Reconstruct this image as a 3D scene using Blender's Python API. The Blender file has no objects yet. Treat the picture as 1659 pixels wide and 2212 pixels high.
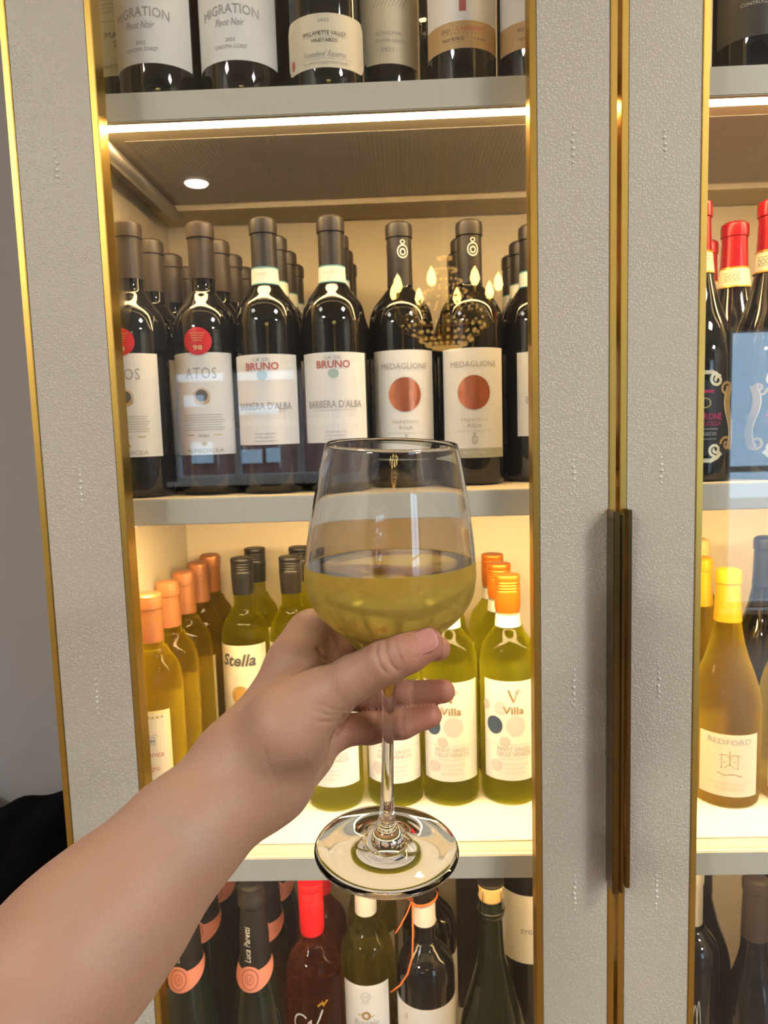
import bpy, bmesh, math, random
import numpy as np
from mathutils import Vector, Matrix

S = bpy.context.scene
COL = S.collection
random.seed(7)
PI = math.pi

# ------------------------------------------------------------------ camera
EYE = 1.42
CAM_Y = -0.735
F = 1560.0
PITCH, YAW, ROLL = math.radians(6.2376), math.radians(-1.6429), math.radians(-1.7696)
fw = Vector((math.sin(YAW)*math.cos(PITCH), math.cos(YAW)*math.cos(PITCH), -math.sin(PITCH)))
r0 = Vector((math.cos(YAW), -math.sin(YAW), 0)); u0 = r0.cross(fw)
RT = r0*math.cos(ROLL) + u0*math.sin(ROLL)
UP = -r0*math.sin(ROLL) + u0*math.cos(ROLL)
CAMP = Vector((0, CAM_Y, EYE))
cam = bpy.data.cameras.new('camera')
cam.sensor_fit = 'VERTICAL'; cam.sensor_height = 36; cam.lens = 36*F/2212
cam.clip_start = 0.01; cam.clip_end = 60
cam.dof.use_dof = True; cam.dof.focus_distance = 0.42; cam.dof.aperture_fstop = 20
co = bpy.data.objects.new('camera', cam); COL.objects.link(co)
m3 = Matrix((RT, UP, -fw)).transposed()
co.matrix_world = Matrix.Translation(CAMP) @ m3.to_4x4()
S.camera = co

def ray(px, py):
    return RT*((px-829.5)/F) + UP*((1106-py)/F) + fw
def atz(px, py, z):            # measured point at a given distance along the view axis
    return CAMP + ray(px, py)*z
def aty(px, py, Y):            # measured point on the plane y = Y
    d = ray(px, py); return CAMP + d*((Y-CAM_Y)/d.y)

# ------------------------------------------------------------------ world, exposure, big lights
W = bpy.data.worlds.new('world'); S.world = W; W.use_nodes = True
bg = W.node_tree.nodes['Background']; bg.inputs[0].default_value = (.52, .74, 1, 1); bg.inputs[1].default_value = 8.0
S.view_settings.view_transform = 'Standard'; S.view_settings.look = 'None'
S.view_settings.exposure = 0.0; S.view_settings.gamma = 1; S.view_settings.use_curve_mapping = False
cy = S.cycles
cy.max_bounces = 10; cy.transmission_bounces = 10; cy.glossy_bounces = 4; cy.diffuse_bounces = 3
cy.transparent_max_bounces = 16; cy.adaptive_threshold = .07; cy.adaptive_min_samples = 16; cy.caustics_reflective = False; cy.caustics_refractive = False
cy.sample_clamp_indirect = 5; cy.light_sampling_threshold = .04

def area(name, loc, size, energy, color, rot=(0,0,0)):
    l = bpy.data.lights.new(name, 'AREA'); l.shape = 'RECTANGLE'; l.size, l.size_y = size
    l.energy = energy; l.color = color
    o = bpy.data.objects.new(name, l); COL.objects.link(o); o.location = loc; o.rotation_euler = rot
    return o
FILL_LAMPS = [(-1.7, -1.5), (1.5, -1.5), (-1.95, -3.0), (2.7, -3.0)]  # added fill lamps, placed so the door glass does not mirror them
for i, (x, y) in enumerate(FILL_LAMPS):
    area('fill_lamp_light', (x, y, 2.86), (.5, .5), (14, 36, 76, 76)[i], (1, .95, .88))
for (x, z, w, h) in ((-.925, 1.515, 1.31, .77), (2.72, 1.1, 1.08, 1.9)):   # light portals in the two window openings
    p = area('window_portal', (x, -4.22, z), (w, h), 1, (1, 1, 1), (PI/2, 0, 0)); p.data.cycles.is_portal = True

# ------------------------------------------------------------------ materials
MATS = {}
def mat(name, col=(.8,.8,.8), rough=.5, metal=0, spec=.5, emit=None, es=1, trans=0, ior=1.45, coat=0, sss=0):
    if name in MATS: return MATS[name]
    m = bpy.data.materials.new(name); m.use_nodes = True
    b = m.node_tree.nodes['Principled BSDF']
    b.inputs['Base Color'].default_value = (*col, 1); b.inputs['Roughness'].default_value = rough
    b.inputs['Metallic'].default_value = metal; b.inputs['Specular IOR Level'].default_value = spec
    b.inputs['Transmission Weight'].default_value = trans; b.inputs['IOR'].default_value = ior
    b.inputs['Coat Weight'].default_value = coat
    if emit: b.inputs['Emission Color'].default_value = (*emit, 1); b.inputs['Emission Strength'].default_value = es
    MATS[name] = m; return m
def nodes(m): return m.node_tree.nodes, m.node_tree.links, m.node_tree.nodes['Principled BSDF']
def noisy(m, scale, amt, bump=0, bscale=None, dist=.001):
    """colour mottling and fine relief on object coordinates"""
    N, L, b = nodes(m)
    tc = N.new('ShaderNodeTexCoord'); n = N.new('ShaderNodeTexNoise'); n.inputs['Scale'].default_value = scale; n.inputs['Detail'].default_value = 4
    L.new(tc.outputs['Object'], n.inputs['Vector'])
    c = b.inputs['Base Color'].default_value[:]
    mx = N.new('ShaderNodeMix'); mx.data_type = 'RGBA'
    mx.inputs[6].default_value = tuple(v*(1-amt) for v in c[:3])+(1,); mx.inputs[7].default_value = tuple(min(1, v*(1+amt)) for v in c[:3])+(1,)
    L.new(n.outputs['Fac'], mx.inputs[0]); L.new(mx.outputs[2], b.inputs['Base Color'])
    if bump:
        n2 = N.new('ShaderNodeTexNoise'); n2.inputs['Scale'].default_value = bscale or scale*6
        L.new(tc.outputs['Object'], n2.inputs['Vector'])
        bp = N.new('ShaderNodeBump'); bp.inputs['Strength'].default_value = bump; bp.inputs['Distance'].default_value = dist
        L.new(n2.outputs['Fac'], bp.inputs['Height']); L.new(bp.outputs['Normal'], b.inputs['Normal'])
    return m

# shagreen: pale pebbled leather
def shagreen():
    m = mat('shagreen_leather', (.52, .49, .43), .42)
    N, L, b = nodes(m)
    tc = N.new('ShaderNodeTexCoord')
    big = N.new('ShaderNodeTexNoise'); big.inputs['Scale'].default_value = 9; L.new(tc.outputs['Object'], big.inputs['Vector'])
    v = N.new('ShaderNodeTexVoronoi'); v.inputs['Scale'].default_value = 380; v.inputs['Randomness'].default_value = .75
    L.new(tc.outputs['Object'], v.inputs['Vector'])
    r = N.new('ShaderNodeMapRange'); r.inputs[1].default_value = .05; r.inputs[2].default_value = .55; r.inputs[3].default_value = 1; r.inputs[4].default_value = 0
    L.new(v.outputs['Distance'], r.inputs[0])
    mod = N.new('ShaderNodeMath'); mod.operation = 'MULTIPLY'; L.new(r.outputs[0], mod.inputs[0])
    r2 = N.new('ShaderNodeMapRange'); r2.inputs[1].default_value = .35; r2.inputs[2].default_value = .65; r2.inputs[3].default_value = .45; r2.inputs[4].default_value = 1.0
    L.new(big.outputs['Fac'], r2.inputs[0]); L.new(r2.outputs[0], mod.inputs[1])
    mx = N.new('ShaderNodeMix'); mx.data_type = 'RGBA'
    mx.inputs[6].default_value = (.485, .448, .38, 1); mx.inputs[7].default_value = (.66, .62, .545, 1)
    L.new(mod.outputs[0], mx.inputs[0]); L.new(mx.outputs[2], b.inputs['Base Color'])
    bp = N.new('ShaderNodeBump'); bp.inputs['Strength'].default_value = .6; bp.inputs['Distance'].default_value = .0011
    L.new(mod.outputs[0], bp.inputs['Height']); L.new(bp.outputs['Normal'], b.inputs['Normal'])
    return m
M_LEATHER = shagreen()
M_PEARL = mat('pearl_dot', (.8, .78, .72), .3)
M_BRASS = noisy(mat('brushed_brass', (.62, .41, .10), .34, 1), 30, .08)
M_BRONZE = noisy(mat('aged_brass', (.23, .155, .06), .22, 1), 25, .25)
M_CREAM = noisy(mat('cream_lacquer', (.70, .61, .45), .45), 6, .03)
M_FASCIA = noisy(mat('grey_beige_lacquer', (.62, .59, .50), .38), 5, .02)
M_ALU = mat('aluminium', (.62, .60, .57), .35, .8)
M_UNDER = mat('ribbed_grey_panel', (.33, .32, .32), .33)
N, L, b = nodes(M_UNDER)
tc = N.new('ShaderNodeTexCoord'); wv = N.new('ShaderNodeTexWave'); wv.inputs['Scale'].default_value = 60; wv.bands_direction = 'X'
L.new(tc.outputs['Object'], wv.inputs['Vector'])
bp = N.new('ShaderNodeBump'); bp.inputs['Strength'].default_value = .25; bp.inputs['Distance'].default_value = .001
L.new(wv.outputs['Fac'], bp.inputs['Height']); L.new(bp.outputs['Normal'], b.inputs['Normal'])
M_LED = {k: mat('led_strip_%d' % k, (1, .9, .7), emit=(1, .66, .29), es=k) for k in (24, 54, 105)}
M_PUCK = mat('puck_lens', (1, .9, .85), emit=(1, .85, .78), es=1.5)
M_PUCK.cycles.emission_sampling = 'NONE'
M_LINER = noisy(mat('white_liner', (.86, .82, .72), .5), 12, .03)
M_GAPDARK = mat('dark_gasket', (.03, .028, .025), .6)

def thin_glass():
    m = bpy.data.materials.new('door_pane'); m.use_nodes = True; N = m.node_tree.nodes; L = m.node_tree.links; N.clear()
    out = N.new('ShaderNodeOutputMaterial'); mx = N.new('ShaderNodeMixShader'); t = N.new('ShaderNodeBsdfTransparent'); g = N.new('ShaderNodeBsdfGlossy')
    t.inputs[0].default_value = (.985, .995, .99, 1); g.inputs['Roughness'].default_value = 0.0
    lw = N.new('ShaderNodeLayerWeight'); p = N.new('ShaderNodeMath'); p.operation = 'POWER'; p.inputs[1].default_value = 5
    a = N.new('ShaderNodeMath'); a.operation = 'MULTIPLY_ADD'; a.inputs[1].default_value = .955; a.inputs[2].default_value = .045
    L.new(lw.outputs['Facing'], p.inputs[0]); L.new(p.outputs[0], a.inputs[0]); L.new(a.outputs[0], mx.inputs[0])
    L.new(t.outputs[0], mx.inputs[1]); L.new(g.outputs[0], mx.inputs[2]); L.new(mx.outputs[0], out.inputs[0])
    return m
M_PANE = thin_glass()

# ------------------------------------------------------------------ mesh helpers
def link_mesh(name, verts, faces, material, parent=None, smooth=False):
    me = bpy.data.meshes.new(name); me.from_pydata([tuple(v) for v in verts], [], faces); me.update()
    return link(name, me, material, parent, smooth)
def link(name, me, material=None, parent=None, smooth=False):
    if material is not None and len(me.materials) == 0: me.materials.append(material)
    if smooth: me.polygons.foreach_set('use_smooth', [True]*len(me.polygons))
    o = bpy.data.objects.new(name, me); COL.objects.link(o)
    if parent is not None: o.parent = parent
    return o
def empty(name, loc=(0,0,0), rz=0, label=None, cat=None, group=None, parent=None):
    o = bpy.data.objects.new(name, None); o.empty_display_size = .02; COL.objects.link(o); o.location = loc; o.rotation_euler = (0,0,rz)
    tag(o, label, cat, group)
    if parent is not None: o.parent = parent
    return o
def tag(o, label=None, cat=None, group=None, kind=None):
    if label: o['label'] = label
    if cat: o['category'] = cat
    if group: o['group'] = group
    if kind: o['kind'] = kind
    return o
class MB:
    def __init__(s): s.v = []; s.f = []
    def add(s, v, f):
        n = len(s.v); s.v += [tuple(p) for p in v]; s.f += [tuple(i+n for i in q) for q in f]; return s
    def box(s, x0, x1, y0, y1, z0, z1, bev=0):
        if bev:
            bm = bmesh.new(); bmesh.ops.create_cube(bm, size=1)
            for v in bm.verts: v.co = Vector(((x0+x1)/2+v.co.x*(x1-x0), (y0+y1)/2+v.co.y*(y1-y0), (z0+z1)/2+v.co.z*(z1-z0)))
            bmesh.ops.bevel(bm, geom=bm.edges[:], offset=bev, segments=2, affect='EDGES')
            bm.verts.index_update(); s.add([v.co[:] for v in bm.verts], [[v.index for v in f.verts] for f in bm.faces]); bm.free(); return s
        return s.add([(x0,y0,z0),(x1,y0,z0),(x1,y1,z0),(x0,y1,z0),(x0,y0,z1),(x1,y0,z1),(x1,y1,z1),(x0,y1,z1)],
            [(0,3,2,1),(4,5,6,7),(0,1,5,4),(1,2,6,5),(2,3,7,6),(3,0,4,7)])
    def lathe(s, prof, n=36, c=(0,0), a0=0, a1=2*PI, cap=True):
        full = abs(a1-a0) > 2*PI-1e-4; cols = n if full else n+1; V = []; Fc = []
        for (r, z) in prof:
            for k in range(cols):
                a = a0+(a1-a0)*k/n; V.append((c[0]+r*math.cos(a), c[1]+r*math.sin(a), z))
        for i in range(len(prof)-1):
            for k in range(n):
                k2 = (k+1) % cols; A = i*cols+k; B = i*cols+k2
                if prof[i][0] < 1e-7: Fc.append((A, B+cols, A+cols))
                elif prof[i+1][0] < 1e-7: Fc.append((A, B, A+cols))
                else: Fc.append((A, B, B+cols, A+cols))
        return s.add(V, Fc)
    def tube(s, pts, r, n=8, closed=False):
        pts = [Vector(p) for p in pts]; V = []; Fc = []; up = Vector((0,0,1)); m = len(pts)
        for i, p in enumerate(pts):
            t = (pts[(i+1) % m if closed else min(i+1, m-1)] - pts[(i-1) % m if closed else max(i-1, 0)]).normalized()
            a = t.cross(up)
            if a.length < .05: a = t.cross(Vector((0,1,0)))
            a.normalize(); bq = a.cross(t); rr = r[i] if isinstance(r, (list, tuple)) else r
            for k in range(n): V.append(p + a*rr*math.cos(2*PI*k/n) + bq*rr*math.sin(2*PI*k/n))
        for i in range(m if closed else m-1):
            j = (i+1) % m
            for k in range(n): Fc.append((i*n+k, i*n+(k+1) % n, j*n+(k+1) % n, j*n+k))
        if not closed: Fc += [tuple(range(n))[::-1], tuple((m-1)*n+k for k in range(n))]
        return s.add(V, Fc)
    def sphere(s, c, r, n=10, m=6, sc=(1,1,1)):
        V = [(c[0], c[1], c[2]-r*sc[2])]; Fc = []
        for i in range(1, m):
            a = PI*i/m-PI/2
            for k in range(n): V.append((c[0]+r*sc[0]*math.cos(a)*math.cos(2*PI*k/n), c[1]+r*sc[1]*math.cos(a)*math.sin(2*PI*k/n), c[2]+r*sc[2]*math.sin(a)))
        V.append((c[0], c[1], c[2]+r*sc[2])); T = len(V)-1
        for k in range(n):
            Fc.append((0, 1+(k+1) % n, 1+k)); Fc.append((T, 1+(m-2)*n+k, 1+(m-2)*n+(k+1) % n))
            for i in range(m-2): Fc.append((1+i*n+k, 1+i*n+(k+1) % n, 1+(i+1)*n+(k+1) % n, 1+(i+1)*n+k))
        return s.add(V, Fc)
    def mesh(s, name, smooth=False):
        me = bpy.data.meshes.new(name); me.from_pydata(s.v, [], s.f); me.update()
        if smooth: me.polygons.foreach_set('use_smooth', [True]*len(me.polygons))
        return me
    def build(s, name, material, parent=None, smooth=False):
        return link(name, s.mesh(name, smooth), material, parent)
def sharp(o, ang=35):
    o.data.set_sharp_from_angle(angle=math.radians(ang)); return o

# ------------------------------------------------------------------ room
SH = {'top': EYE+.757, 'A': EYE+.348, 'B': EYE-.063, 'C': EYE-.471, 'D': EYE-.880, 'E': EYE-1.29}
RX0, RX1, RY0, RY1, RZ = -2.4, 3.4, -4.2, .42, 2.9
M_WALL = noisy(mat('lavender_grey_paint', (.38, .365, .37), .7), 3, .03)
M_ROOM = noisy(mat('warm_white_paint', (.62, .58, .52), .8), 2, .03)
M_DARKW = noisy(mat('charcoal_panel', (.10, .10, .11), .6), 2, .05)
tag(MB().box(RX0, RX1, RY0, RY1+.1, -.1, 0).build('floor', noisy(mat('oak_floor', (.20, .13, .08), .35), 3, .2)), kind='structure')
tag(MB().box(RX0, RX1, RY0, RY1+.1, RZ, RZ+.1).build('ceiling', M_ROOM), kind='structure')
tag(MB().box(RX0, RX1, RY1, RY1+.1, 0, RZ).build('wall_front', M_WALL), kind='structure')
tag(MB().box(RX0-.1, RX0, RY0, RY1+.1, 0, RZ).build('wall_left', M_ROOM), kind='structure')
tag(MB().box(RX1, RX1+.1, RY0, RY1+.1, 0, RZ).build('wall_right', M_ROOM), kind='structure')
# wall behind the viewer with two window openings (seen mirrored in the door glass)
W1 = (-1.58, -.27, 1.13, 1.90); W2 = (2.18, 3.26, .15, 2.05)
wb = MB()
def holed(mb, x0, x1, z0, z1, y0, y1, holes):
    xs = x0
    for (a, b_, c, d) in holes:
        mb.box(xs, a, y0, y1, z0, z1); mb.box(a, b_, y0, y1, z0, c); mb.box(a, b_, y0, y1, d, z1); xs = b_
    mb.box(xs, x1, y0, y1, z0, z1)
holed(wb, RX0, RX1, 0, RZ, RY0-.15, RY0, [W1, W2])
tag(wb.build('wall_back', M_DARKW), kind='structure')
M_FRAME = mat('blue_white_frame', (.75, .80, .85), .4)
for i, (w, nx, zs) in enumerate([(W1, 3, (.5,)), (W2, 2, (.5,))]):
    fm = MB(); a, b_, c, d = w; y0, y1 = RY0-.1, RY0-.04; t = .035
    fm.box(a, a+t, y0, y1, c, d); fm.box(b_-t, b_, y0, y1, c, d); fm.box(a+t, b_-t, y0, y1, c, c+t); fm.box(a+t, b_-t, y0, y1, d-t, d)
    fr = tag(fm.build('window_%d' % (i+1), M_FRAME), kind='structure')
    for k in range(1, nx):
        x = a+(b_-a)*k/nx; MB().box(x-.02, x+.02, y0+.01, y1-.01, c+t, d-t).build('mullion', M_FRAME, fr)
    for z in zs:
        zz = c+(d-c)*z; MB().box(a+t, b_-t, y0+.012, y1-.012, zz-.02, zz+.02).build('transom', M_FRAME, fr)
    MB().box(a+t, b_-t, y0+.03, y0+.034, c+t, d-t).build('window_pane', M_PANE, fr)
    MB().box(a-.03, b_+.03, RY0-.02, RY0+.06, c-.03, c).build('window_sill', M_FRAME, fr)
# brick building across the street, seen through the small window's reflection
M_BRICK = noisy(mat('red_brick', (.30, .13, .10), .9), 8, .3)
ob = empty('brick_building', (-1.2, -11, 0), label='red brick building outside the small window, mirrored in the glass', cat='building')
MB().box(-5, 4, -1, 0, 0, 2.9).build('facade', M_BRICK, ob)
def mirpt(px, py, D):
    d = ray(px, py); p = CAMP+d*((.735+D)/d.y); return Vector((p.x, -p.y, p.z))
M_TRIMW = mat('white_trim', (.85, .88, .9), .6)
for (x0, y0, x1, y1) in ((352, 797, 482, 822), (500, 795, 642, 818), (506, 878, 600, 893), (412, 956, 460, 1000), (512, 972, 566, 1000), (574, 968, 604, 998), (395, 855, 440, 878)):
    a = mirpt(x0, y0, 10.9); b_ = mirpt(x1, y1, 10.9)
    MB().box(min(a.x, b_.x)+1.2, max(a.x, b_.x)+1.2, .0, .08, min(a.z, b_.z), max(a.z, b_.z)).build('white_ledge', M_TRIMW, ob)
M_SIDEWALK = mat('pavement', (.4, .4, .4), .9)
tag(MB().box(-12, 12, -14, RY0-.2, -.3, -.1).build('ground', M_SIDEWALK), kind='structure')

for i, (x, y) in enumerate(FILL_LAMPS):  # frames round the added fill lamps
    c = MB(); z0, z1 = 2.865, 2.90; t = .03
    c.box(x-.29, x-.26, y-.29, y+.29, z0, z1); c.box(x+.26, x+.29, y-.29, y+.29, z0, z1)
    c.box(x-.26, x+.26, y-.29, y-.26, z0, z1); c.box(x-.26, x+.26, y+.26, y+.29, z0, z1)
    p = empty('added_fill_lamp', (0,0,0), label='added square white fill lamp, %s %s of the four behind the viewer' % (('near', 'far')[i//2], ('left', 'right')[i % 2]), cat='ceiling lamp', group='added fill lamps')
    c.build('frame', M_FRAME, p)

# chandelier behind the viewer, mirrored in the left door's glass
def chandelier():
    D = 2.55; q = .735+D
    def mir(px, py):
        d = ray(px, py); p = CAMP+d*((q)/d.y); return Vector((p.x, -p.y, p.z))
    c = mir(962, 660)
    root = empty('chandelier', (c.x, c.y, c.z), label='gold crystal chandelier with candle bulbs, mirrored in the glass door', cat='chandelier')
    gold = mat('chandelier_gold', (.75, .5, .15), .25, 1)
    crystal = mat('crystal', (1, .78, .4), .05, 0, emit=(1, .55, .14), es=4.5)  # emission stands in for the golden sheen of bulb light in the crystals
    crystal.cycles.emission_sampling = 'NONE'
    bulb = mat('candle_bulb', (1, .9, .5), emit=(1, .74, .20), es=34)
    body = MB(); body.lathe([(0, -.20), (.02, -.19), (.035, -.15), (.02, -.1), (.015, .1), (.03, .14), (.012, .2), (.012, RZ-c.z)], 16)
    body.build('stem', gold, root, True)
    R1 = .20
    ring = MB(); ring.tube([(R1*math.cos(2*PI*k/32), R1*math.sin(2*PI*k/32), -.06) for k in range(32)], .008, 6, True)
    ring.build('hoop', gold, root, True)
    st = MB()
    for k in range(20):
        a = 2*PI*k/20
        for j in range(9):
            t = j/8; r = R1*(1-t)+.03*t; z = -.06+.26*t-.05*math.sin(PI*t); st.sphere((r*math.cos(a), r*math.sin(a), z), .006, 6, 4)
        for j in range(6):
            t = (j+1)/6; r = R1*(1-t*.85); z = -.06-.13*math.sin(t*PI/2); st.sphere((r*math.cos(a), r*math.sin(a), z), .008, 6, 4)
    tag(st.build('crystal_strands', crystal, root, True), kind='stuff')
    for k in range(8):
        a = 2*PI*k/8+.3
        arm = MB(); pts = [(.02, -.12), (.1, -.15), (.19, -.11), (.235, -.04), (.235, .0)]
        arm.tube([(r*math.cos(a), r*math.sin(a), z) for r, z in pts], .006, 6)
        arm.lathe([(0, 0), (.02, .0), (.022, .012), (.008, .012), (.008, .04), (0, .04)], 12, (.235*math.cos(a), .235*math.sin(a)))
        ao = arm.build('arm', gold, root, True)
        MB().lathe([(0, .04), (.012, .045), (.020, .066), (.014, .095), (0, .12)], 12, (.235*math.cos(a), .235*math.sin(a))).build('bulb', bulb, ao, True)
chandelier()

# ------------------------------------------------------------------ cabinet
CX0, CX1, CYF, CYB = -.367, .783, .0, .385
cab = empty('wine_cabinet', (0, 0, 0), label='tall wine display cabinet with pale shagreen leather doors and lit shelves', cat='cabinet')
ZB, ZT = .06, 2.42
MB().box(CX0, CX1, CYB, CYB+.02, ZB, ZT).build('back_panel', M_CREAM, cab)
MB().box(CX0, CX0+.022, .002, CYB, ZB, ZT).build('side_panel', M_CREAM, cab)
MB().box(CX1-.022, CX1, .002, CYB, ZB, ZT).build('side_panel', M_CREAM, cab)
MB().box(CX0, CX1, -.02, CYB+.02, ZT, ZT+.03).build('top_panel', M_FASCIA, cab)
MB().box(CX0, CX1, .0, CYB+.02, 0, ZB).build('plinth', M_FASCIA, cab)
IX0, IX1 = CX0+.022, CX1-.022
def shelf(z, led=True, power=54):
    sh = MB().box(IX0, IX1, .034, CYB, z-.022, z, ).build('shelf', M_CREAM, cab)
    MB().box(IX0, IX1, .026, .034, z-.028, z, .001).build('fascia', M_FASCIA, sh)
    MB().box(IX0+.05, IX1-.05, .088, .305, z-.0226, z-.022).build('vent_panel', M_UNDER, sh)
    MB().box(IX0, IX1, .310, CYB, z-.030, z-.022).build('rear_rail', M_CREAM, sh)
    for x in (IX0+.03, IX1-.03):
        c = MB(); c.tube([(x, .07, z-.030), (x, .33, z-.030)], .0085, 10); c.build('light_channel', M_ALU, sh, True)
    if led:
        # angled diffuser tucked behind the fascia
        v = [(IX0, .036, z-.0275), (IX0, .036, z-.022), (IX0, .064, z-.022), (IX1, .036, z-.0275), (IX1, .036, z-.022), (IX1, .064, z-.022)]
        link_mesh('led_strip', v, [(0,2,1),(3,4,5),(0,3,5,2),(0,1,4,3),(1,2,5,4)], M_LED[power], sh)
    for x in (-.255, .5):
        pk = MB(); pk.lathe([(0, z-.0250), (.0135, z-.0250), (.0155, z-.0227)], 20, (x, .225)); pk.build('spot_lens', M_PUCK, sh, True)
    return sh
for k in ('top', 'A', 'B', 'C', 'D', 'E'): shelf(SH[k], True, {'B': 105, 'C': 24}.get(k, 54))
lin = MB().box(-.335, .22, .052, .38, SH['C']+.0004, SH['C']+.0019, .0005).build('shelf_liner', M_LINER)
tag(lin, 'white liner sheet on the brightly lit shelf behind the left door', 'shelf liner')
lin = MB().box(.228, .75, .052, .38, SH['C']+.0004, SH['C']+.0019, .0005).build('shelf_liner', M_LINER)
tag(lin, 'white liner sheet under the yellow wine bottles behind the right door', 'shelf liner')

FY = -.022            # front face of the doors
def door(x0, x1, stile_l, stile_r, handle_right):
    """leather covered frame with brass edging round the pane"""
    g = .0064; z0, z1 = .10, 2.40; rail = .09
    il, ir = x0+stile_l, x1-stile_r              # glass opening
    m = MB()
    m.box(x0+g, il-g, FY+.001, 0, z0, z1, .0008); m.box(ir+g, x1-g, FY+.001, 0, z0, z1, .0008)
    m.box(il-g, ir+g, FY+.001, 0, z0, z0+rail, .0008); m.box(il-g, ir+g, FY+.001, 0, z1-rail, z1, .0008)
    d = m.build('door', M_LEATHER, cab)
    for (a, b_) in ((x0, x0+g), (il-g, il), (ir, ir+g), (x1-g, x1)):
        inner = a in (il-g, ir); MB().box(a, b_, FY, 0, z0 if not inner else z0+rail, z1 if not inner else z1-rail, .0006).build('brass_edge', M_BRASS, d)
    for z in (z0+rail, z1-rail-g): MB().box(il, ir, FY, 0, z, z+g).build('brass_edge', M_BRASS, d)
    MB().box(il-.002, ir+.002, -.0075, -.0035, z0+rail, z1-rail).build('glass_pane', M_PANE, d)
    # rows of larger pearls down the middle of each stile
    for cx in ((x0+il)/2, (ir+x1)/2):
        p = MB()
        for zc in (EYE+.56, EYE+.26, EYE-.045, EYE-.262, EYE-.485, EYE-.70):
            for k in range(7):
                r = (.0007, .0010, .0013, .0014, .0013, .0010, .0008)[k]
                p.sphere((cx+random.uniform(-.0006, .0006), FY+.0008, zc+(k-3)*.0062+random.uniform(-.0008, .0008)), r*1.25, 8, 5)
        tag(p.build('pearl_rows', M_PEARL, d, True), kind='stuff')
    hz0, hz1 = EYE-.471, EYE-.081
    hm = MB()
    if handle_right:
        hm.box(x1-.0088, x1-.0018, -.046, FY+.0005, hz0, hz1, .0007); hm.box(x1-.0018, x1+.0012, -.049, FY+.002, hz0+.003, hz1-.003, .0005)
    else:
        hm.box(x0+.0035, x0+.0080, -.036, FY+.0005, hz0, hz1, .0006)
    hm.build('handle', M_BRONZE, d)
    return d
GAP = .2099
door(CX0, GAP-.002, .0877, .0810, True)
door(GAP+.002, CX1, .0806, .0843, False)

# ------------------------------------------------------------------ black cloth beside the cabinet
def cloth():
    nu, nv = 70, 46; V = []; Fc = []
    X0, X1, zt = -1.25, -.395, EYE-.568
    for i in range(nu+1):
        u = i/nu; x = X0+(X1-X0)*u
        top = zt+.012*math.sin(x*31+.4)+.006*math.sin(x*67)
        for j in range(nv+1):
            v = j/nv; z = top*(1-v)
            ph = (x*.80-z*.75)*62
            rid = abs(math.sin(ph*.5))**.7*.034 + .008*math.sin(ph*1.7+1)
            V.append((x, .26-rid-.05*min(1, v*7)**.5, z))
    o = len(V)
    for i in range(nu+1):
        for j in range(nv+1):
            p = V[i*(nv+1)+j]; V.append((p[0], .36-.03*min(1, j/nv*7), p[2]))
    w = nv+1
    for i in range(nu):
        for j in range(nv):
            a = i*w+j; Fc.append((a, a+1, a+w+1, a+w)); Fc.append((o+a, o+a+w, o+a+w+1, o+a+1))
        a = i*w; Fc.append((a, a+w, o+a+w, o+a)); a = i*w+nv; Fc.append((a, o+a, o+a+w, a+w))
    for j in range(nv):
        a = j; Fc.append((a, o+a, o+a+1, a+1)); a = nu*w+j; Fc.append((a, a+1, o+a+1, o+a))
    ob = link_mesh('black_drape', V, Fc, noisy(mat('black_cloth', (.0035, .003, .0028), .95, spec=.1), 60, .4), None, True)
    tag(ob, 'black pleated cloth standing against the grey wall beside the cabinet', 'cloth')
cloth()
#@@BOTTLES
# ------------------------------------------------------------------ bottles
def catmull(pts, n=6):
    out = []
    for i in range(len(pts)-1):
        p0 = pts[max(i-1, 0)]; p1 = pts[i]; p2 = pts[i+1]; p3 = pts[min(i+2, len(pts)-1)]
        for k in range(n):
            t = k/n
            out.append(tuple(.5*((2*p1[j])+(-p0[j]+p2[j])*t+(2*p0[j]-5*p1[j]+4*p2[j]-p3[j])*t*t+(-p0[j]+3*p1[j]-3*p2[j]+p3[j])*t**3) for j in (0, 1)))
    out.append(pts[-1]); return out
def prof_bordeaux(R=.0372, H=.30, sh=.190, nk=.232):
    base = [(0, .014), (R*.35, .011), (R*.70, .002), (R*.84, 0), (R*.95, .002), (R, .009), (R, sh*.5), (R, sh-.012)]
    shoulder = catmull([(R, sh-.012), (R*.985, sh), (R*.88, sh+.016), (R*.62, sh+.029), (.0168, sh+.037), (.0142, nk), (.0138, nk+.02)], 4)[1:]
    neck = [(.0136, H-.022), (.0136, H-.0175), (.0148, H-.0165), (.0150, H-.006), (.0144, H-.002), (.0120, H), (0, H)]
    return base+shoulder+neck
def prof_burgundy(R=.041, H=.295, sh=.125):
    base = [(0, .016), (R*.4, .012), (R*.75, .002), (R*.86, 0), (R*.96, .002), (R, .010), (R, sh*.5), (R, sh-.01)]
    shoulder = catmull([(R, sh-.01), (R*.985, sh+.008), (R*.86, sh+.034), (R*.62, sh+.062), (R*.46, sh+.088), (.0158, sh+.108), (.0144, H-.035)], 4)[1:]
    neck = [(.0140, H-.022), (.0140, H-.0175), (.0152, H-.0165), (.0153, H-.006), (.0147, H-.002), (.012, H), (0, H)]
    return base+shoulder+neck
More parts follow.
